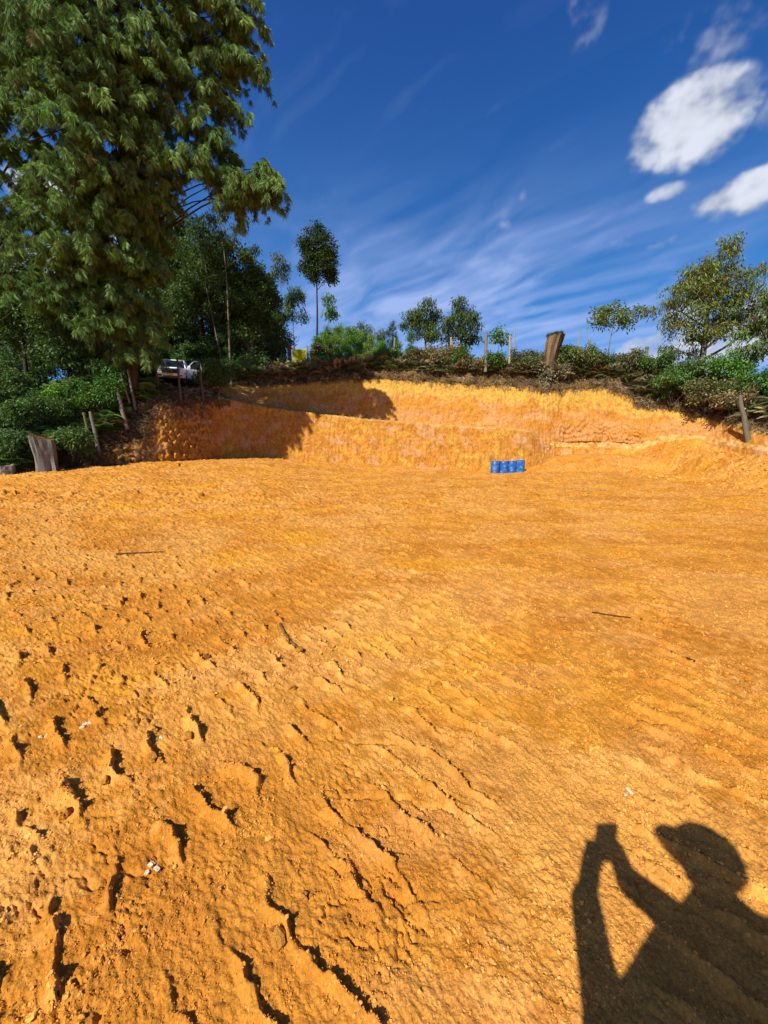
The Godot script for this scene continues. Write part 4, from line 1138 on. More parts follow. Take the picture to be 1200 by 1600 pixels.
func build_bushes() -> void:
	for row in BUSHES:
		var base := Vector3(row[1][0], row[1][1], row[1][2])
		var w: float = row[2] * 1.25
		var h: float = row[3] * 1.25
		var tint := Color(row[5][0], row[5][1], row[5][2])
		var o := thing("bush", row[0], "bush", base, "bushes on the bank and slope")
		var stems := MB.new()
		stems.tint = Color(0.13, 0.1, 0.07)
		var lists := [[], [], []]
		var heads := 9
		for s in heads:
			var d := rand_dir()
			var tip := Vector3(d.x * w * 0.75, h * rng.randf_range(0.3, 0.92), d.z * w * 0.6)
			stems.tube(bent_path(Vector3(d.x * 0.1, -0.5, d.z * 0.1), tip, 4, 0.1 * w), taper(0.03, 0.008, 4), 4, 0.0, false)
			var spread := w * rng.randf_range(0.28, 0.46)
			for k in int(9.0 * w * h / 1.2) + 6:
				var e := rand_dir() * pow(rng.randf(), 0.5)
				lists[rng.randi() % 3].append([Transform3D(turned(rng.randf_range(0.2, 0.36), 0.6), tip + e * spread * Vector3(1, 0.8, 1)), vary(Color(tint.r * 2.0, tint.g * 2.05, tint.b * 1.8), 0.35)])
		part("stem", stems.done(), M.bark, o)
		scatter("crown", clump[row[4]][rng.randi() % 3], lists[0] + lists[1] + lists[2], M.leaf, o, true)

# ferns, dead fronds and twigs that cover the slope and spill over the lip of the cut
func build_undergrowth() -> void:
	var green := [[], [], []]
	var dead := [[], [], []]
	var twigs := [[], [], []]
	for k in 9000:   # fern slope on the left, from the lip of the cut to the pines
		var u := rng.randf_range(1.6, 6.9)
		var row := rng.randi_range(ROW_B, ROW_E + 10)
		if u > 6.0 and row < ROW_C + 10:
			continue
		var p := bank_at(u, row)
		var b := Basis(Vector3.UP, rng.randf_range(0, TAU)) * Basis(Vector3.RIGHT, rng.randf_range(-0.7, 0.15))
		var s := rng.randf_range(0.55, 1.25)
		p.y += rng.randf_range(-0.05, 0.25)
		if rng.randf() < 0.83:
			green[k % 3].append([Transform3D(b.scaled(Vector3.ONE * s), p), vary(Color(0.12, 0.20, 0.055), 0.4)])
		else:
			dead[k % 3].append([Transform3D(b.scaled(Vector3.ONE * s), p), vary(Color(0.17, 0.115, 0.06), 0.3)])
	for k in 6800:   # crest above the cut
		var u := rng.randf_range(9.0, 23.6)
		var row := rng.randi_range(ROW_E - 8, ROW_E + 9)
		if u > 19.6:
			row = rng.randi_range(ROW_D + 8, ROW_E + 6)
		var p := bank_at(u, row)
		var b := Basis(Vector3.UP, rng.randf_range(0, TAU)) * Basis(Vector3.RIGHT, rng.randf_range(-1.1, 0.2))
		var s := rng.randf_range(0.5, 1.2)
		var shade := u < 11.5
		if rng.randf() < (0.55 if not shade else 0.35):
			green[k % 3].append([Transform3D(b.scaled(Vector3.ONE * s), p), vary(Color(0.13, 0.17, 0.065), 0.35)])
		else:
			dead[k % 3].append([Transform3D(b.scaled(Vector3.ONE * s), p), vary(Color(0.30, 0.22, 0.13), 0.4)])
	for k in 7500:   # roots, twigs and straw in the topsoil
		var u := rng.randf_range(5.2, 23.6)
		var row := rng.randi_range(ROW_D - 2, ROW_E + 4)
		if u < 8.6:
			row = rng.randi_range(ROW_B - 14, ROW_D)
		elif u > 19.8:
			row = rng.randi_range(ROW_D - 6, ROW_E)
		elif rng.randf() < 0.5:
			row = rng.randi_range(ROW_E - 10, ROW_E + 4)
		var p := bank_at(u, row)
		var col := Color(0.23, 0.15, 0.085)
		var pick := rng.randf()
		if pick < 0.25:
			col = Color(0.38, 0.29, 0.19)
		elif pick < 0.5:
			col = Color(0.07, 0.048, 0.03)
		twigs[k % 3].append([Transform3D(turned(rng.randf_range(0.16, 0.42), 1.5), p), vary(col, 0.3)])
	for k in 900:   # debris along the foot of the left bank
		var u := rng.randf_range(3.2, 7.0)
		var p := bank_at(u, rng.randi_range(4, ROW_B))
		twigs[k % 3].append([Transform3D(turned(rng.randf_range(0.15, 0.4), 1.5), p), vary(Color(0.14, 0.085, 0.05), 0.35)])
	for spec in [["fern_cover", "frond", green, M.leaf, "green bracken ferns covering the slope and crest", "ferns"], ["dead_fern_cover", "frond", dead, M.dry, "dead brown fern fronds spilling over the crest of the cut", "dead ferns"], ["twig_litter", "twig", twigs, M.dry, "brown twigs and fine roots strewn over the dark topsoil", "twigs"]]:
		var all: Array = spec[2][0] + spec[2][1] + spec[2][2]
		scatter(spec[0], clump[spec[1]][0], all, spec[3], self, true)
		tag(get_child(get_child_count() - 1), spec[4], spec[5])

# ==================================================================== posts, stumps
func build_posts() -> void:
	var tints := [Color(0.20, 0.145, 0.10), Color(0.36, 0.32, 0.27), Color(0.30, 0.28, 0.13), Color(0.33, 0.29, 0.24), Color(0.52, 0.47, 0.40)]
	for row in POSTS:
		var base := Vector3(row[2][0], row[2][1], row[2][2])
		var top := Vector3(row[3][0], row[3][1], row[3][2]) - base
		var rad: float = row[4] * 0.82
		var o := thing(row[0], row[1], "trunk" if row[0].contains("cut") else "post", base, "" if row[0].contains("cut") else "posts along the crest and slope")
		var mb := MB.new()
		mb.tint = vary(tints[row[5]], 0.1)
		var dir := top.normalized()
		var path := [-dir * 0.7]
		for k in 6:
			path.append(top * (k / 5.0) + rand_dir() * rad * 0.18)
		var tip: Vector3 = path[-1] + dir * rad * 0.25
		path.append(tip)
		var rr := []
		for k in 7:
			rr.append(rad * rng.randf_range(0.9, 1.1) * (1.15 - 0.05 * k))
		rr.append(rad * 0.55)
		mb.tube(path, rr, 9, 0.09)
		part("post_body", mb.done(), M.post, o)
		if row[5] == 2:
			var moss := MB.new()
			moss.tint = Color(0.12, 0.15, 0.03)
			moss.tube([top * 0.93, top * 0.99, tip + dir * 0.02], [rad * 1.12, rad * 1.16, rad * 0.6], 9, 0.14)
			part("moss_cap", moss.done(), M.dry, o)

func stump(called: String, label: String, base: Vector3, height: float, r0: float, r1: float, slant: Vector3, tint: Color, top_tint: Color) -> Node3D:
	var o := thing(called, label, "stump", base)
	var sides := 26
	var rows := 14
	var mb := MB.new()
	var ring := []
	for j in rows + 1:
		var t := float(j) / rows
		var pts := []
		for k in sides:
			var a := TAU * k / sides
			var flute := 1.0 + 0.13 * sin(a * 5.0 + 1.0) + 0.07 * sin(a * 9.0 + 0.6 * t) + 0.06 * n_fine.get_noise_3d(cos(a) * 2.0, t * 3.0, sin(a) * 2.0)
			var r := lerpf(r0, r1, t) * flute * (1.0 + 0.35 * pow(1.0 - t, 6.0))
			var y := t * height
			if j == rows:
				y += (cos(a) * slant.x + sin(a) * slant.z) * r1 + 0.05 * n_fine.get_noise_2d(cos(a) * 3.0, sin(a) * 3.0)
			elif t > 0.6:
				y += (cos(a) * slant.x + sin(a) * slant.z) * r1 * (t - 0.6) / 0.4
			pts.append(Vector3(cos(a) * r, y, sin(a) * r) + Vector3(slant.x, 0, slant.z) * 0.0 + Vector3(slant.y * t * t, 0, 0))
		ring.append(pts)
	for j in rows:
		for k in sides:
			var l := (k + 1) % sides
			var g := 0.85 + 0.5 * n_fine.get_noise_2d(k * 0.9 + height * 7.0, j * 0.06)
			mb.tint = Color(tint.r * g, tint.g * g, tint.b * g)
			mb.quad(ring[j][k], ring[j + 1][k], ring[j + 1][l], ring[j][l])
	part("bark", mb.done(), M.post, o)
	var cap := MB.new()
	cap.tint = top_tint
	var mid := Vector3.ZERO
	for p in ring[rows]:
		mid += p / sides
	mid.y -= 0.05
	for k in sides:
		cap.tri(mid, ring[rows][k], ring[rows][(k + 1) % sides])
	part("cut_top", cap.done(), M.post, o)
	return o

func build_stumps() -> void:
	stump("tree_stump", "big weathered grey stump with a reddish rotten top at the field's left edge", Vector3(-16.85, 0.2, -20.0), 1.85, 0.36, 0.50, Vector3(-0.2, -0.12, 0.1), Color(0.33, 0.30, 0.27), Color(0.30, 0.12, 0.035))
	stump("tree_stump", "small low grey stump in the left corner of the field", Vector3(-17.9, 0.15, -18.9), 0.58, 0.30, 0.30, Vector3(0.1, 0, -0.1), Color(0.36, 0.32, 0.27), Color(0.33, 0.25, 0.17))
	var o := stump("tree_stump", "tall leaning brown stump with moss on its slanted top against the sky", Vector3(12.5, 7.3, -31.3), 2.55, 0.40, 0.58, Vector3(0.16, 0.34, 0.0), Color(0.26, 0.17, 0.10), Color(0.24, 0.17, 0.10))
	var moss := [[], [], []]
	for k in 70:
		var a := rng.randf_range(0, TAU)
		var r := 0.55 * sqrt(rng.randf())
		moss[k % 3].append([Transform3D(turned(rng.randf_range(0.1, 0.2), 0.5), Vector3(0.22 + cos(a) * r, 2.6 + cos(a) * r * 0.16, sin(a) * r)), vary(Color(0.07, 0.11, 0.025), 0.3)])
	scatter("moss", clump.spruce[0], moss[0] + moss[1] + moss[2], M.leaf, o, true)

# ==================================================================== pickup
func build_truck() -> void:
	var o := thing("pickup_truck", "white pickup facing the field with its driver's door open, parked under the trees", "truck", Vector3(-14.75, 6.0, -28.6))
	o.rotation = Vector3(deg_to_rad(4.0), deg_to_rad(20.0), 0)
	var white := plain(0.74, 0.75, 0.77, 0.25)
	white.clearcoat_enabled = true
	white.clearcoat = 0.6
	white.clearcoat_roughness = 0.08
	var black := plain(0.015, 0.015, 0.016, 0.5)
	var chrome := plain(0.6, 0.6, 0.62, 0.2, 1.0)
	var rubber := plain(0.02, 0.02, 0.021, 0.9)
	var glass := StandardMaterial3D.new()
	glass.transparency = BaseMaterial3D.TRANSPARENCY_ALPHA
	glass.albedo_color = Color(0.05, 0.07, 0.08, 0.35)
	glass.roughness = 0.05
	var lamp := plain(0.75, 0.77, 0.8, 0.12)
	lamp.clearcoat_enabled = true
	lamp.clearcoat = 1.0
	# body: bonnet, wings, sills, bed (front towards +z)
	var b := MB.new()
	b.hexa([Vector3(-0.86, 0.62, -1.5), Vector3(0.86, 0.62, -1.5), Vector3(0.80, 0.62, -0.05), Vector3(-0.80, 0.62, -0.05), Vector3(-0.88, 1.16, -1.5), Vector3(0.88, 1.16, -1.5), Vector3(0.80, 1.02, -0.12), Vector3(-0.80, 1.02, -0.12)])
	b.hexa([Vector3(-0.55, 1.14, -1.48), Vector3(0.55, 1.14, -1.48), Vector3(0.5, 1.0, -0.16), Vector3(-0.5, 1.0, -0.16), Vector3(-0.48, 1.23, -1.46), Vector3(0.48, 1.23, -1.46), Vector3(0.42, 1.08, -0.22), Vector3(-0.42, 1.08, -0.22)])
	b.hexa([Vector3(-0.90, 0.45, -3.55), Vector3(0.90, 0.45, -3.55), Vector3(0.90, 0.45, -1.5), Vector3(-0.90, 0.45, -1.5), Vector3(-0.91, 1.14, -3.55), Vector3(0.91, 1.14, -3.55), Vector3(0.89, 1.14, -1.5), Vector3(-0.89, 1.14, -1.5)])
	part("body", b.done(), white, o)
	for s in [-1.0, 1.0]:
		var f := MB.new()   # wing over the front wheel
		f.hexa([Vector3(s * 0.93 if s < 0 else 0.78, 0.78, -1.48), Vector3(-0.78 if s < 0 else 0.93, 0.78, -1.48), Vector3(-0.74 if s < 0 else 0.86, 0.74, -0.16), Vector3(-0.86 if s < 0 else 0.74, 0.74, -0.16), Vector3(-0.90 if s < 0 else 0.78, 1.15, -1.48), Vector3(-0.78 if s < 0 else 0.90, 1.15, -1.48), Vector3(-0.74 if s < 0 else 0.83, 1.03, -0.16), Vector3(-0.83 if s < 0 else 0.74, 1.03, -0.16)])
		part("wing", f.done(), white, o)
	var bed := MB.new()
	bed.box(Vector3(-0.9, 0.6, -5.2), Vector3(-0.82, 1.14, -3.58))
	bed.box(Vector3(0.82, 0.6, -5.2), Vector3(0.9, 1.14, -3.58))
	bed.box(Vector3(-0.815, 0.6, -5.2), Vector3(0.815, 1.12, -5.12))
	bed.box(Vector3(-0.815, 0.6, -5.115), Vector3(0.815, 0.7, -3.58))
	part("cargo_bed", bed.done(), white, o)
	# cabin
	var roof := MB.new()
	roof.hexa([Vector3(-0.70, 1.735, -3.35), Vector3(0.70, 1.735, -3.35), Vector3(0.68, 1.735, -2.02), Vector3(-0.68, 1.735, -2.02), Vector3(-0.64, 1.80, -3.25), Vector3(0.64, 1.80, -3.25), Vector3(0.62, 1.80, -2.12), Vector3(-0.62, 1.80, -2.12)])
	part("roof", roof.done(), white, o)
	for s in [-1.0, 1.0]:
		var pl := MB.new()
		pl.tube([Vector3(s * 0.82, 1.13, -1.42), Vector3(s * 0.69, 1.75, -2.04)], [0.045, 0.04], 6)
		pl.tube([Vector3(s * 0.84, 1.13, -2.62), Vector3(s * 0.70, 1.75, -2.66)], [0.05, 0.045], 6)
		pl.tube([Vector3(s * 0.84, 1.13, -3.5), Vector3(s * 0.70, 1.75, -3.3)], [0.06, 0.05], 6)
		part("pillar", pl.done(), white, o)
		var wg := MB.new()
		wg.quad(Vector3(s * 0.80, 1.14, -2.66), Vector3(s * 0.69, 1.72, -2.7), Vector3(s * 0.69, 1.72, -3.26), Vector3(s * 0.80, 1.14, -3.42))
		part("side_window", wg.done(), glass, o)
	var ws := MB.new()
	ws.quad(Vector3(-0.78, 1.17, -1.45), Vector3(-0.66, 1.73, -2.03), Vector3(0.66, 1.73, -2.03), Vector3(0.78, 1.17, -1.45))
	part("windscreen", ws.done(), glass, o)
	var pw := MB.new()
	pw.quad(Vector3(-0.80, 1.14, -1.62), Vector3(-0.69, 1.72, -2.08), Vector3(-0.69, 1.72, -2.6), Vector3(-0.80, 1.14, -2.58))
	part("side_window", pw.done(), glass, o)
	var inside := MB.new()
	inside.box(Vector3(-0.7, 1.13, -1.75), Vector3(0.7, 1.19, -1.5))
	for s in [-0.36, 0.36]:
		inside.box(Vector3(s - 0.24, 1.13, -2.6), Vector3(s + 0.24, 1.45, -2.48))
		inside.box(Vector3(s - 0.12, 1.46, -2.6), Vector3(s + 0.12, 1.62, -2.5))
	part("seat", inside.done(), black, o)
	var wheel_ring := MB.new()
	for k in 13:
		pass
	var sp := []
	var sr := []
	for k in 17:
		var a := TAU * k / 16.0
		sp.append(Vector3(0.36 + cos(a) * 0.18, 1.28 + sin(a) * 0.17, -1.85 - sin(a) * 0.07))
		sr.append(0.016)
	wheel_ring.tube(sp, sr, 5, 0.0, false)
	part("steering_wheel", wheel_ring.done(), black, o)
	# face
	var gr := MB.new()
	gr.hexa([Vector3(-0.50, 0.66, -0.1), Vector3(0.50, 0.66, -0.1), Vector3(0.50, 0.66, -0.035), Vector3(-0.50, 0.66, -0.035), Vector3(-0.60, 0.98, -0.15), Vector3(0.60, 0.98, -0.15), Vector3(0.60, 0.98, -0.075), Vector3(-0.60, 0.98, -0.075)])
	var grille := part("grille", gr.done(), black, o)
	for k in 3:
		var bar := MB.new()
		var y := 0.74 + k * 0.08
		bar.soft_box(Vector3(-0.5 - k * 0.03, y - 0.012, -0.075), Vector3(0.5 + k * 0.03, y + 0.012, -0.03 - k * 0.006), 0.005)
		part("grille_bar", bar.done(), chrome if k == 2 else black, grille)
	var em := MB.new()
	var ep := []
	var er := []
	for k in 17:
		var a := TAU * k / 16.0
		ep.append(Vector3(cos(a) * 0.11, 0.84 + sin(a) * 0.065, -0.03))
		er.append(0.014)
	em.tube(ep, er, 5, 0.0, false)
	part("emblem", em.done(), chrome, grille)
	for s in [-1.0, 1.0]:
		var hl := MB.new()
		var xa: float = minf(s * 0.60, s * 0.845)
		var xb: float = maxf(s * 0.60, s * 0.845)
		hl.hexa([Vector3(xa, 0.82, -0.32), Vector3(xb, 0.82, -0.32), Vector3(xb - (0.06 if s > 0 else 0.0), 0.82, -0.04), Vector3(xa + (0.06 if s < 0 else 0.0), 0.82, -0.04), Vector3(xa, 1.0, -0.34), Vector3(xb, 1.0, -0.34), Vector3(xb - (0.06 if s > 0 else 0.0), 0.97, -0.08), Vector3(xa + (0.06 if s < 0 else 0.0), 0.97, -0.08)])
		part("headlight", hl.done(), lamp, o)
		var fog := MB.new()
		fog.soft_box(Vector3(s * 0.66 - 0.1, 0.46, -0.02), Vector3(s * 0.66 + 0.1, 0.56, 0.055), 0.02)
		part("fog_light_recess", fog.done(), black, o)
		var mi := MB.new()
		mi.tube([Vector3(s * 0.86, 1.17, -1.56), Vector3(s * 0.99, 1.2, -1.58)], [0.025, 0.03], 6)
		mi.soft_box(Vector3(s * 1.06 - 0.1, 1.15, -1.66), Vector3(s * 1.06 + 0.1, 1.37, -1.54), 0.03)
		part("mirror", mi.done(), white, o)
	var bp := MB.new()
	bp.hexa([Vector3(-0.88, 0.40, -0.5), Vector3(0.88, 0.40, -0.5), Vector3(0.74, 0.40, 0.02), Vector3(-0.74, 0.40, 0.02), Vector3(-0.90, 0.66, -0.5), Vector3(0.90, 0.66, -0.5), Vector3(0.78, 0.66, 0.05), Vector3(-0.78, 0.66, 0.05)])
	var bumper := part("bumper", bp.done(), white, o)
	var intake := MB.new()
	intake.soft_box(Vector3(-0.46, 0.41, 0.0), Vector3(0.46, 0.485, 0.06), 0.015)
	part("intake", intake.done(), black, bumper)
	var np := MB.new()
	np.soft_box(Vector3(-0.19, 0.49, 0.05), Vector3(0.19, 0.655, 0.075), 0.006)
	part("number_plate", np.done(), plain(0.72, 0.50, 0.03, 0.5), bumper)
	var under := MB.new()
	under.box(Vector3(-0.7, 0.35, -5.0), Vector3(0.7, 0.58, -0.4))
	part("chassis", under.done(), black, o)
	for s in [-1.0, 1.0]:
		for z in [-0.95, -4.25]:
			var ty := MB.new()
			ty.lathe([[0.22, -0.12], [0.34, -0.125], [0.385, -0.08], [0.39, 0.0], [0.385, 0.08], [0.34, 0.125], [0.22, 0.12]], 24)
			var w := Node3D.new()
			w.name = "wheel"
			w.position = Vector3(s * 0.77, 0.39, z)
			w.rotation.z = PI / 2
			o.add_child(w, true)
			part("tyre", ty.done(), rubber, w)
			var rim := MB.new()
			rim.lathe([[0.0, -0.07], [0.21, -0.09], [0.235, -0.115], [0.235, 0.115], [0.21, 0.09], [0.0, 0.07]], 20)
			part("rim", rim.done(), chrome, w)
	# driver's door, swung open
	var door := Node3D.new()
	door.name = "door"
	door.position = Vector3(0.9, 0.0, -1.5)
	door.rotation.y = deg_to_rad(-66)
	o.add_child(door, true)
	var dp := MB.new()
	dp.soft_box(Vector3(-0.05, 0.5, -1.08), Vector3(0.05, 1.14, 0.0), 0.03)
	part("door_panel", dp.done(), white, door)
	var fr := MB.new()
	fr.tube([Vector3(0, 1.12, -0.02), Vector3(-0.06, 1.45, -0.28), Vector3(-0.12, 1.72, -0.56), Vector3(-0.12, 1.74, -1.0), Vector3(-0.02, 1.12, -1.06)], [0.03, 0.03, 0.03, 0.03, 0.03], 6)
	part("window_frame", fr.done(), white, door)
	var dg := MB.new()
	dg.quad(Vector3(0, 1.13, -0.05), Vector3(-0.115, 1.71, -0.57), Vector3(-0.115, 1.72, -0.99), Vector3(-0.02, 1.13, -1.04))
	part("window_glass", dg.done(), glass, door)

# ==================================================================== banner, drums
func build_banner() -> void:
	var o := thing("yellow_banner", "yellow-green rectangular banner stretched between two posts at the wood's edge", "banner", Vector3(-7.32, 8.85, -36.0))
	var mb := MB.new()
	var nx := 14
	var ny := 10
	var w := 1.20
	var h := 1.15
	var g := []
	for j in ny + 1:
		for i in nx + 1:
			var u := float(i) / nx
			var t := float(j) / ny
			var sag := 0.07 * sin(PI * u) * t
			g.append(Vector3((u - 0.5) * w, t * h - sag + u * 0.03, 0.05 * sin(u * 7.0 + t * 3.0) + 0.03 * sin(t * 9.0 + u * 2.0)))
	for j in ny:
		for i in nx:
			var k := j * (nx + 1) + i
			mb.tint = Color(0.60, 0.56, 0.03)
			mb.quad(g[k], g[k + nx + 1], g[k + nx + 2], g[k + 1])
			var bk := Vector3(0, 0, -0.012)
			mb.quad(g[k + 1] + bk, g[k + nx + 2] + bk, g[k + nx + 1] + bk, g[k] + bk)
	part("cloth", mb.done(), M.cloth, o)
	for s in [-1.0, 1.0]:
		for y in [0.05, 1.08]:
			var tie := MB.new()
			tie.tint = Color(0.3, 0.28, 0.2)
			tie.tube([Vector3(s * 0.6, y, 0), Vector3(s * 0.68, y + 0.03, 0.02)], [0.012, 0.012], 5)
			part("tie_cord", tie.done(), M.cloth, o)

func build_drums() -> void:
	var stain := noise_tex(61, 0.012, 4, 0.0, 1.0, 256)
	var g := Gradient.new()
	g.offsets = PackedFloat32Array([0.0, 0.45, 0.62, 0.8, 1.0])
	g.colors = PackedColorArray([lin(0.010, 0.065, 0.27), lin(0.014, 0.09, 0.36), lin(0.025, 0.13, 0.42), lin(0.09, 0.22, 0.45), lin(0.34, 0.28, 0.20)])
	stain.color_ramp = g
	var labels := ["leftmost and widest-set of the four blue plastic drums by the clay wall", "second from the left of the four blue plastic drums", "third from the left of the four blue plastic drums", "rightmost of the four blue plastic drums, its shadow on bare clay"]
	for k in 4:
		var p: Array = DRUMS[k]
		var base := Vector3(p[0], field_h(p[0], p[2]) + 0.01, p[2])
		base.z += [0.10, 0.0, -0.03, 0.04][k]
		var o := thing("plastic_drum", labels[k], "drum", base, "blue drums by the clay wall")
		var m := StandardMaterial3D.new()
		m.albedo_texture = stain
		m.uv1_triplanar = true
		m.uv1_scale = Vector3.ONE * 0.9
		m.uv1_offset = Vector3(k * 0.37, k * 0.21, 0)
		m.roughness = 0.42
		var b := MB.new()
		b.lathe([[0.0, 0.02], [0.22, 0.02], [0.255, 0.0], [0.278, 0.02], [0.287, 0.08], [0.289, 0.26], [0.283, 0.285], [0.289, 0.31], [0.290, 0.56], [0.284, 0.585], [0.289, 0.61], [0.287, 0.76], [0.278, 0.82], [0.25, 0.855], [0.235, 0.86]], 32)
		part("barrel", b.done(), m, o)
		var hoop := MB.new()
		hoop.lathe([[0.262, 0.83], [0.296, 0.836], [0.300, 0.852], [0.296, 0.872], [0.270, 0.882], [0.245, 0.878], [0.238, 0.858]], 32)
		part("rim_ring", hoop.done(), m, o)
		var lid := MB.new()
		lid.lathe([[0.240, 0.858], [0.2, 0.862], [0.12, 0.868], [0.0, 0.868]], 28)
		var top := part("lid", lid.done(), m, o)
		for s in [-1.0, 1.0]:
			var bung := MB.new()
			bung.lathe([[0.034, 0.864], [0.036, 0.885], [0.03, 0.892], [0.0, 0.892]], 14)
			part("bung", bung.done(), plain(0.02, 0.05, 0.16, 0.5), top, Vector3(s * 0.15, 0, 0.03))
		o.rotation.y = k * 1.3 + 0.4
		o.rotation.z = [0.01, -0.008, 0.006, -0.014][k]

# ==================================================================== roots, ground litter
func build_roots() -> void:
	var order := ["first", "second", "third", "fourth", "fifth", "sixth", "last"]
	for k in 7:
		var u := 4.9 + 0.55 * k + rng.randf_range(-0.15, 0.15)
		var p := bank_at(u, rng.randi_range(ROW_B - 22, ROW_B + 6))
		var o := thing("exposed_root", "thin root dangling from the left bank, %s of seven counted from the big stump" % order[k], "root", p, "roots torn out of the left bank")
		var mb := MB.new()
		mb.tint = vary(Color(0.2, 0.14, 0.09), 0.4)
		var len_ := rng.randf_range(0.5, 1.5)
		var d := Vector3(rng.randf_range(-0.8, 0.9), rng.randf_range(-0.9, 0.1), rng.randf_range(0.1, 0.7)).normalized()
		mb.tube(bent_path(Vector3(0, 0, -0.15), d * len_, 7, 0.16 * len_), taper(rng.randf_range(0.018, 0.04), 0.006, 7), 5)
		part("root_strand", mb.done(), M.bark, o)
	# root mass that hangs over the middle of the cut
	var c := bank_at(11.65, ROW_E - 2)
	var o2 := thing("root_mass", "upturned dark root mass hanging over the middle of the cut", "root", c)
	for k in 16:
		var mb := MB.new()
		mb.tint = vary(Color(0.12, 0.085, 0.06), 0.35)
		var end := Vector3(rng.randf_range(-0.9, 0.9), rng.randf_range(-2.2, 0.9), rng.randf_range(0.2, 1.0))
		mb.tube(bent_path(Vector3(rng.randf_range(-0.3, 0.3), 0, 0), end, 6, 0.2), taper(0.06, 0.012, 6), 5)
		part("root_strand", mb.done(), M.bark, o2)

func clod_mesh(seed_: int, flat: float) -> ArrayMesh:
	# a lumpy stone: icosphere of 80 faces pushed about
	var t := (1.0 + sqrt(5.0)) / 2.0
	var p := [Vector3(-1, t, 0), Vector3(1, t, 0), Vector3(-1, -t, 0), Vector3(1, -t, 0), Vector3(0, -1, t), Vector3(0, 1, t), Vector3(0, -1, -t), Vector3(0, 1, -t), Vector3(t, 0, -1), Vector3(t, 0, 1), Vector3(-t, 0, -1), Vector3(-t, 0, 1)]
	var f := [[0, 11, 5], [0, 5, 1], [0, 1, 7], [0, 7, 10], [0, 10, 11], [1, 5, 9], [5, 11, 4], [11, 10, 2], [10, 7, 6], [7, 1, 8], [3, 9, 4], [3, 4, 2], [3, 2, 6], [3, 6, 8], [3, 8, 9], [4, 9, 5], [2, 4, 11], [6, 2, 10], [8, 6, 7], [9, 8, 1]]
	var mb := MB.new()
	var push := func(v: Vector3) -> Vector3:
		var d := v.normalized()
		var r := 1.0 + 0.55 * n_fine.get_noise_3d(d.x * 1.3 + seed_ * 7.0, d.y * 1.3, d.z * 1.3) + 0.22 * n_fine.get_noise_3d(d.x * 3.1, d.y * 3.1 + seed_ * 3.0, d.z * 3.1)
		return Vector3(d.x * r, d.y * r * flat, d.z * r * 0.85)
	for q in f:
		var a: Vector3 = p[q[0]]
		var b: Vector3 = p[q[1]]
		var c: Vector3 = p[q[2]]
		var ab := (a.normalized() + b.normalized())
		var bc := (b.normalized() + c.normalized())
		var ca := (c.normalized() + a.normalized())
		for w in [[a, ab, ca], [ab, b, bc], [ca, bc, c], [ab, bc, ca]]:
			mb.tri(push.call(w[0]), push.call(w[2]), push.call(w[1]))
	return mb.done(true)

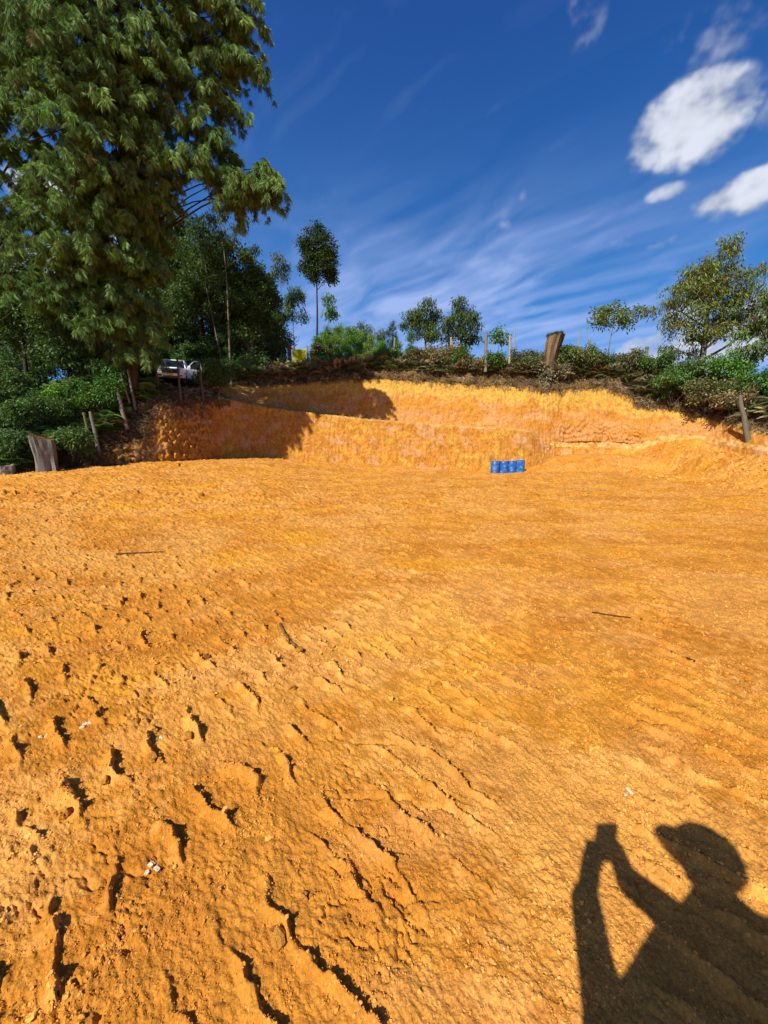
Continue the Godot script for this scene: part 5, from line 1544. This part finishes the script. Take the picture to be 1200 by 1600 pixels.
func build_ground_litter() -> void:
	var shapes := [clod_mesh(1, 0.8), clod_mesh(2, 0.6), clod_mesh(3, 0.9), clod_mesh(4, 0.5)]
	var lists := [[], [], [], []]
	for k in 480000:
		# closer in distance, more of them can be told apart
		var d := 0.55 * pow(52.0, pow(rng.randf(), 0.82))
		var half := 0.95 * d + 1.1
		var x := rng.randf_range(-half, half)
		var z := -d
		if x > 13.0 and z < -11.0 and rng.randf() < 0.5:
			continue
		var patch := n_big.get_noise_2d(x * 1.7 + 30.0, z * 1.7) + 0.5 * n_mid.get_noise_2d(x * 4.3, z * 4.3 + 11.0)
		if d < 9.0:
			patch = patch * 0.45 + clampf(tread(x, z, 1.0), -0.2, 0.6) * 1.5
		if patch < rng.randf_range(0.0, 0.75):
			continue
		x += rng.randfn(0.0, 0.022)
		z += rng.randfn(0.0, 0.022)
		var s := 0.0013 + 0.0055 * pow(rng.randf(), 5.0) + 0.00075 * d * rng.randf()
		if rng.randf() < 0.006:
			s *= 2.4
		var y := ground_h(x, z)
		var col := soil_color(x, z).lerp(Color(0.74, 0.42, 0.12), rng.randf() * 0.45)
		lists[k % 4].append([Transform3D(Basis(rand_dir(), rng.randf_range(0, TAU)).scaled(Vector3.ONE * s), Vector3(x, y + s * 0.25, z)), vary(col, 0.15)])
	for k in 170000:
		var d := 0.6 + 4.4 * pow(rng.randf(), 1.6)
		var x := rng.randf_range(-1.0, 1.0) * (0.95 * d + 0.6)
		var cl := n_fine.get_noise_2d(x * 6.0, d * 6.0) + 0.7 * n_fine.get_noise_2d(x * 1.9 + 40.0, d * 1.9)
		if cl < rng.randf_range(-0.3, 1.1):
			continue
		var s := 0.0010 + 0.0022 * pow(rng.randf(), 3.0) + 0.0004 * d * rng.randf()
		lists[k % 4].append([Transform3D(Basis(rand_dir(), rng.randf_range(0, TAU)).scaled(Vector3.ONE * s), Vector3(x, ground_h(x, -d) + s * 0.3, -d)), vary(soil_color(x, -d), 0.3)])
	for k in 120000:
		var d := 2.5 + 15.0 * pow(rng.randf(), 1.3)
		var x := rng.randf_range(-1.0, 1.0) * (0.97 * d + 0.6)
		var cl := 0.6 * n_fine.get_noise_2d(x * 3.0, d * 3.0) + 0.6 * n_big.get_noise_2d(x * 0.8 + 7.0, d * 0.8) + clampf(tread(x, -d, 1.0), -0.1, 0.5)
		if cl < rng.randf_range(0.0, 1.0):
			continue
		var s := 0.0025 + 0.009 * pow(rng.randf(), 3.0) + 0.0004 * d * rng.randf()
		lists[k % 4].append([Transform3D(Basis(rand_dir(), rng.randf_range(0, TAU)).scaled(Vector3.ONE * s), Vector3(x, ground_h(x, -d) + s * 0.3, -d)), vary(soil_color(x, -d), 0.25)])
	for k in 2600:
		var z := rng.randf_range(-27.0, -12.0)
		var x := rng.randf_range(13.5, 20.5)
		var s := 0.015 + 0.07 * pow(rng.randf(), 4.0)
		lists[k % 4].append([Transform3D(Basis(rand_dir(), rng.randf_range(0, TAU)).scaled(Vector3.ONE * s), Vector3(x, ground_h(x, z) + s * 0.2, z)), vary(soil_color(x, z), 0.2)])
	print("crumbs ", lists[0].size() * 4)
	for q in 4:
		var before := get_child_count()
		scatter(numbered("soil_crumbs"), shapes[q], lists[q], M.crumb, self, true)
		tag(get_child(before), "loose crumbs of dry orange soil scattered over the field", "soil", "loose soil crumbs")
	# single clods and slabs that stand out
	var big := [[-1.06, -1.93, 0.062, "upright soil slab with a dark shadow, farthest of the row on the left"], [-1.16, -1.77, 0.07, "upright soil slab, second of the row on the left"], [-1.31, -1.64, 0.055, "crumbling soil slab, third of the row on the left"], [-1.37, -1.47, 0.06, "soil slab near the left picture edge, fourth of the row"], [-0.335, -1.03, 0.075, "thick soil slab casting the longest shadow at the bottom of the picture"], [-0.28, -1.16, 0.04, "small soil slab just above the thick slab at the bottom"], [-0.645, -2.83, 0.045, "round soil clod at the end of the bent stick"], [-1.35, -2.78, 0.05, "lone soil clod on the left beyond the row of slabs"], [-0.60, -2.37, 0.045, "soil clod between the bent stick and the row of slabs"], [0.36, -2.42, 0.035, "small round clod in the middle of the field before the straight stick"]]
	for k in big.size():
		var e: Array = big[k]
		var o := thing("soil_clod", e[3], "clod", Vector3(e[0], ground_h(e[0], e[1]) - 0.006, e[1]), "large soil clods")
		var m := tinted(0.95, M.soil.albedo_texture, 3.0, M.soil.heightmap_texture, 0.6)
		var mb := MB.new()
		var mesh := clod_mesh(20 + k, 0.75)
		var c := part("clod_body", mesh, m, o)
		m.vertex_color_use_as_albedo = false
		m.albedo_color = lin(0.56, 0.235, 0.038)
		c.scale = Vector3(0.30, 0.34, 0.52) * e[2] if k < 6 else Vector3.ONE * e[2] * 0.62
		c.rotation = Vector3(0, deg_to_rad(45.0 + rng.randf_range(-12, 12)), deg_to_rad(rng.randf_range(8, 24)) if k < 6 else 0.0)
		c.position.y = e[2] * 0.3
	var whites := [[-0.864, -1.248, 0.022, "largest chalky white fragment on the soil in the left foreground"], [-1.69, -2.03, 0.024, "white stone fragment right of its neighbour at the left edge"], [-1.863, -1.966, 0.026, "white stone fragment nearest the left picture edge"], [-1.2, -1.93, 0.016, "thin whitish chip behind the row of soil slabs"], [1.105, -1.576, 0.018, "pale rounded pebble above the phone's shadow"], [0.371, -1.009, 0.011, "tiny pale pebble left of the person's shadow"], [1.74, -1.42, 0.012, "small white pebble right of the cap's shadow"]]
	for k in whites.size():
		var e: Array = whites[k]
		var o := thing("white_stone", e[3], "stone", Vector3(e[0], ground_h(e[0], e[1]), e[1]), "pale stones on the soil")
		for q in (4 if e[2] > 0.015 else 1):
			var c := part("fragment", clod_mesh(40 + k * 5 + q, 0.5), plain(0.5, 0.41, 0.3, 0.95), o, Vector3(rng.randf_range(-1, 1), 0.05, rng.randf_range(-1, 1)) * e[2] * 0.9)
			c.scale = Vector3.ONE * e[2] * rng.randf_range(0.35, 0.6)
			c.rotation.y = rng.randf_range(0, TAU)
	# sticks
	var sticks := [[[[-0.92, -3.30], [-0.83, -3.12], [-0.76, -3.0], [-0.665, -2.87]], 0.013, "bent brown stick ending at a round clod, left of the middle", Color(0.30, 0.17, 0.08)], [[[1.98, -3.57], [2.15, -3.52], [2.36, -3.43]], 0.009, "long thin dark twig lying flat on the right of the field", Color(0.16, 0.07, 0.03)], [[[2.17, -2.85], [2.22, -2.77], [2.275, -2.69]], 0.012, "short dark stick nearest the right picture edge", Color(0.13, 0.06, 0.03)], [[[-0.22, -1.295], [-0.17, -1.285], [-0.127, -1.286]], 0.0022, "pale straw lying on the soil in the foreground", Color(0.55, 0.38, 0.16)], [[[-3.9, -5.6], [-3.6, -5.75], [-3.3, -5.78]], 0.014, "dark stick far out on the left of the field", Color(0.2, 0.11, 0.05)], [[[-11.8, -23.0], [-11.6, -22.6], [-11.3, -22.0]], 0.05, "dead branch leaning at the foot of the left bank", Color(0.2, 0.12, 0.06)]]
	for e in sticks:
		var mid: Array = e[0][1]
		var y0 := ground_h(mid[0], mid[1])
		var o := thing("stick", e[2], "stick", Vector3(mid[0], y0, mid[1]), "sticks on the field")
		var pts := []
		for p in e[0]:
			pts.append(Vector3(p[0] - mid[0], ground_h(p[0], p[1]) - y0 + e[1] * 0.9, p[1] - mid[1]))
		var smooth_ := []
		for k in pts.size() - 1:
			for s in 4:
				smooth_.append(pts[k].lerp(pts[k + 1], s / 4.0) + rand_dir() * e[1] * 0.3)
		smooth_.append(pts[-1])
		var mb := MB.new()
		mb.tint = e[3]
		mb.tube(smooth_, taper(e[1], e[1] * 0.55, smooth_.size() - 1), 6, 0.12)
		part("stick_body", mb.done(), M.post, o)

# ==================================================================== the person taking the picture, just behind the camera
func smin(a: float, b: float, k: float) -> float:
	var h := clampf(0.5 + 0.5 * (b - a) / k, 0.0, 1.0)
	return lerpf(b, a, h) - k * h * (1.0 - h)

# bones: [from, to, radius, radius]; the field round them is meshed as surface nets
func skin(bones: Array, cell: float, blend: float, grow: float) -> ArrayMesh:
	var lo := Vector3.ONE * 1e9
	var hi := -lo
	for b in bones:
		for q in 2:
			lo = lo.min(b[q] - Vector3.ONE * (b[2 + q] + grow))
			hi = hi.max(b[q] + Vector3.ONE * (b[2 + q] + grow))
	lo -= Vector3.ONE * (cell * 3 + blend)
	hi += Vector3.ONE * (cell * 3 + blend)
	var nx := int((hi.x - lo.x) / cell) + 2
	var ny := int((hi.y - lo.y) / cell) + 2
	var nz := int((hi.z - lo.z) / cell) + 2
	var d := PackedFloat32Array()
	d.resize(nx * ny * nz)
	d.fill(1.0)
	for b in bones:
		var pa: Vector3 = b[0]
		var ba: Vector3 = b[1] - pa
		var bb := maxf(ba.length_squared(), 1e-8)
		var ra: float = b[2] + grow
		var rb: float = b[3] + grow
		var pad: float = maxf(ra, rb) + blend + cell * 2.0
		var l: Vector3 = ((pa.min(b[1]) - Vector3.ONE * pad) - lo) / cell
		var h: Vector3 = ((pa.max(b[1]) + Vector3.ONE * pad) - lo) / cell
		for z in range(maxi(0, int(l.z)), mini(nz, int(h.z) + 1)):
			for y in range(maxi(0, int(l.y)), mini(ny, int(h.y) + 1)):
				var k := (z * ny + y) * nx
				for x in range(maxi(0, int(l.x)), mini(nx, int(h.x) + 1)):
					var p := lo + Vector3(x, y, z) * cell - pa
					var t := clampf(p.dot(ba) / bb, 0.0, 1.0)
					var e := (p - ba * t).length() - lerpf(ra, rb, t)
					d[k + x] = smin(d[k + x], e, blend)
	var mb := MB.new()
	var at := PackedInt32Array()
	at.resize(nx * ny * nz)
	at.fill(-1)
	var steps := [Vector3i(0, 0, 0), Vector3i(1, 0, 0), Vector3i(0, 1, 0), Vector3i(1, 1, 0), Vector3i(0, 0, 1), Vector3i(1, 0, 1), Vector3i(0, 1, 1), Vector3i(1, 1, 1)]
	var edges := [[0, 1], [2, 3], [4, 5], [6, 7], [0, 2], [1, 3], [4, 6], [5, 7], [0, 4], [1, 5], [2, 6], [3, 7]]
	var val := [0.0, 0.0, 0.0, 0.0, 0.0, 0.0, 0.0, 0.0]
	for z in nz - 1:
		for y in ny - 1:
			for x in nx - 1:
				var k := (z * ny + y) * nx + x
				if absf(d[k]) > cell * 2.5:
					continue
				var mask := 0
				for q in 8:
					var s: Vector3i = steps[q]
					val[q] = d[k + (s.z * ny + s.y) * nx + s.x]
					if val[q] < 0.0:
						mask |= 1 << q
				if mask == 0 or mask == 255:
					continue
				var sum := Vector3.ZERO
				var cnt := 0
				for e in edges:
					var a: float = val[e[0]]
					var b: float = val[e[1]]
					if (a < 0.0) != (b < 0.0):
						sum += Vector3(steps[e[0]]).lerp(Vector3(steps[e[1]]), a / (a - b))
						cnt += 1
				at[k] = mb.v.size()
				mb.v.append(lo + (Vector3(x, y, z) + sum / cnt) * cell)
				mb.n.append(Vector3(val[1] - val[0] + val[7] - val[6], val[2] - val[0] + val[7] - val[5], val[4] - val[0] + val[7] - val[3]).normalized())
				mb.c.append(Color.WHITE)
	for z in range(1, nz - 1):
		for y in range(1, ny - 1):
			for x in range(1, nx - 1):
				var k := (z * ny + y) * nx + x
				var inside := d[k] < 0.0
				for ax in 3:
					var k2: int = k + [1, nx, nx * ny][ax]
					if inside == (d[k2] < 0.0):
						continue
					var o1: int = [nx, nx * ny, 1][ax]
					var o2: int = [nx * ny, 1, nx][ax]
					var q := [at[k], at[k - o1], at[k - o1 - o2], at[k - o2]]
					if q.has(-1):
						continue
					if not inside:
						q.reverse()
					for m in [0, 2, 1, 0, 3, 2]:
						mb.i.append(q[m])
	return mb.done()

func build_person() -> void:
	var V := func(x: float, y: float, z: float) -> Vector3: return Vector3(x, y, z)
	var o := thing("person", "person in cap, shirt and trousers holding a phone up, whose shadow lies on the soil", "person", Vector3(0.24, 0.0, 0.33))
	var at := -o.position
	var head := Vector3(0.232, 1.705, 0.285)
	var look := Vector3(-0.68, -0.06, -0.72).normalized()
	var sidev := look.cross(Vector3.UP).normalized()
	var ls := Vector3(0.095, 1.49, 0.32)
	var rs := Vector3(0.41, 1.49, 0.36)
	var le := Vector3(-0.095, 1.165, 0.28)
	var lw := Vector3(-0.088, 1.35, 0.085)
	var re := Vector3(0.30, 1.28, 0.19)
	var rw := Vector3(0.065, 1.41, 0.075)
	var arms := [[ls, le, 0.060, 0.052], [le, lw, 0.048, 0.036], [rs, re, 0.058, 0.050], [re, rw, 0.048, 0.034]]
	var torso := [[V.call(0.235, 1.5, 0.33), V.call(0.24, 1.2, 0.34), 0.115, 0.125], [ls + V.call(0.05, -0.01, 0.02), rs - V.call(0.05, 0.01, 0), 0.07, 0.07], [V.call(0.12, 1.36, 0.33), V.call(0.36, 1.36, 0.35), 0.10, 0.10], [V.call(0.16, 1.18, 0.34), V.call(0.32, 1.18, 0.35), 0.105, 0.105], [V.call(0.17, 0.98, 0.34), V.call(0.32, 0.98, 0.35), 0.11, 0.11]]
	var legs := [[V.call(0.15, 0.93, 0.34), V.call(0.13, 0.5, 0.32), 0.09, 0.06], [V.call(0.13, 0.5, 0.32), V.call(0.12, 0.09, 0.37), 0.06, 0.042], [V.call(0.34, 0.93, 0.35), V.call(0.37, 0.5, 0.34), 0.09, 0.06], [V.call(0.37, 0.5, 0.34), V.call(0.38, 0.09, 0.40), 0.06, 0.042]]
	var feet := [[V.call(0.12, 0.045, 0.40), V.call(0.10, 0.035, 0.20), 0.042, 0.034], [V.call(0.38, 0.045, 0.43), V.call(0.41, 0.035, 0.23), 0.042, 0.034]]
	var neck := [[V.call(0.24, 1.5, 0.335), head + V.call(0.0, -0.05, 0.03), 0.056, 0.052]]
	var skull := [[head + Vector3(0, 0.03, 0) - look * 0.02, head + Vector3(0, 0.02, 0) + look * 0.02, 0.096, 0.092], [head + Vector3(0, -0.04, 0) + look * 0.03, head + Vector3(0, -0.085, 0) + look * 0.055, 0.062, 0.038]]
	# nose, ears, brow, lips
	skull.append([head + look * 0.098 + Vector3(0, 0.01, 0), head + look * 0.115 + Vector3(0, -0.025, 0), 0.009, 0.013])
	skull.append([head + look * 0.088 + sidev * 0.035 + Vector3(0, 0.028, 0), head + look * 0.088 - sidev * 0.035 + Vector3(0, 0.028, 0), 0.012, 0.012])
	skull.append([head + look * 0.09 + sidev * 0.018 + Vector3(0, -0.055, 0), head + look * 0.09 - sidev * 0.018 + Vector3(0, -0.055, 0), 0.01, 0.01])
	for s in [-1.0, 1.0]:
		skull.append([head + sidev * 0.088 * s + Vector3(0, 0.015, 0), head + sidev * 0.085 * s + Vector3(0, -0.025, 0), 0.014, 0.009])
	# hands: palm, four fingers wrapped behind the phone's edge, thumb on its screen side
	var hands := []
	for h in [[lw, -1.0], [rw, 1.0]]:
		var w0: Vector3 = h[0]
		var s: float = h[1]
		var palm := Vector3(s * 0.052 - 0.004, 1.455, 0.042)
		hands.append([w0, palm, 0.033, 0.034])
		hands.append([palm + Vector3(0, -0.03, 0.01), palm + Vector3(0, 0.03, 0), 0.026, 0.024])
		for f in 4:
			var y := 1.425 + f * 0.021
			var l: float = [0.8, 0.95, 1.0, 0.92][f]
			var k1 := Vector3(s * 0.062 - 0.004, y + 0.004, 0.026)
			var k2 := Vector3(s * 0.056 - 0.004, y + 0.007, 0.0105)
			var k3 := Vector3(s * (0.056 - 0.024 * l) - 0.004, y + 0.008, 0.0105)
			hands.append([palm + Vector3(0, (f - 1.5) * 0.016, -0.004), k1, 0.0105, 0.0095])
			hands.append([k1, k2, 0.0095, 0.0085])
			hands.append([k2, k3, 0.0085, 0.0075])
		hands.append([palm + Vector3(-s * 0.01, -0.015, 0.015), palm + Vector3(-s * 0.024, 0.012, 0.013), 0.013, 0.0105])
		hands.append([palm + Vector3(-s * 0.024, 0.012, 0.013), palm + Vector3(-s * 0.032, 0.04, 0.009), 0.0105, 0.009])
	var all := arms + torso + legs + neck + skull + feet
	var skin_m := plain(0.42, 0.24, 0.15, 0.55)
	skin_m.subsurf_scatter_enabled = true
	skin_m.subsurf_scatter_strength = 0.1
	var body := part("body", skin(all, 0.0125, 0.03, -0.008), skin_m, o, at)
	part("hand_detail", skin(hands, 0.0042, 0.006, 0.0), skin_m, body)
	part("shirt", skin(arms + torso.slice(0, 4), 0.0135, 0.035, 0.011), plain(0.11, 0.13, 0.17, 0.9), o, at)
	part("trousers", skin(legs + [torso[4]], 0.0135, 0.035, 0.012), plain(0.06, 0.07, 0.10, 0.9), o, at)
	part("shoes", skin(feet, 0.011, 0.03, 0.012), plain(0.07, 0.05, 0.04, 0.8), o, at)
	for s in [-1.0, 1.0]:
		var eye := MB.new()
		eye.lathe([[0.0, -0.011], [0.008, -0.008], [0.011, 0.0], [0.008, 0.008], [0.0, 0.011]], 12)
		part("eye", eye.done(), plain(0.25, 0.22, 0.2, 0.2), body, head + look * 0.088 + sidev * 0.032 * s + Vector3(0, 0.008, 0))
	# cap with a curved brim
	var cap := MB.new()
	var cc := head + Vector3(0, 0.045, 0)
	var rings := 7
	for j in rings:
		for k in 24:
			var quadp := []
			for q in [[j, k], [j + 1, k], [j + 1, k + 1], [j, k + 1]]:
				var e: float = float(q[0]) / rings * PI * 0.5
				var a: float = TAU * float(q[1]) / 24.0
				quadp.append(cc + (sidev * cos(a) * 0.108 + look * sin(a) * 0.116) * cos(e) + Vector3(0, 0.088 * sin(e), 0))
			cap.quad(quadp[0], quadp[1], quadp[2], quadp[3])
	var crown := part("cap", cap.done(), plain(0.05, 0.06, 0.08, 0.9), o, at)
	var brim := MB.new()
	for k in 12:
		for lay in [0.0, -0.006]:
			var r4 := []
			for q in [[0, k], [1, k], [1, k + 1], [0, k + 1]]:
				var a: float = lerpf(-1.0, 1.0, q[1] / 12.0)
				var out_: float = 0.105 if q[0] == 0 else 0.105 + 0.072 * cos(a * 0.9)
				r4.append(cc + sidev * sin(a) * out_ * (0.95 if q[0] == 0 else 0.66) + look * cos(a) * out_ + Vector3(0, lay - 0.02 * a * a - (0.012 if q[0] == 1 else 0.0), 0))
			if lay == 0.0:
				brim.quad(r4[0], r4[1], r4[2], r4[3])
			else:
				brim.quad(r4[3], r4[2], r4[1], r4[0])
	part("brim", brim.done(), plain(0.05, 0.06, 0.08, 0.9), crown)
	# the phone itself, its lens just behind the viewpoint
	var ph := thing("phone", "dark phone held upright by the person taking the picture", "phone", Vector3(-0.001, 1.43, 0.026))
	var pb := MB.new()
	pb.soft_box(Vector3(-0.045, 0.0, -0.005), Vector3(0.045, 0.172, 0.005), 0.004)
	part("casing", pb.done(), plain(0.03, 0.03, 0.035, 0.4), ph)
	var sc := MB.new()
	sc.soft_box(Vector3(-0.04, 0.005, 0.0052), Vector3(0.04, 0.167, 0.0062), 0.0004)
	part("screen", sc.done(), plain(0.02, 0.02, 0.022, 0.1), ph)
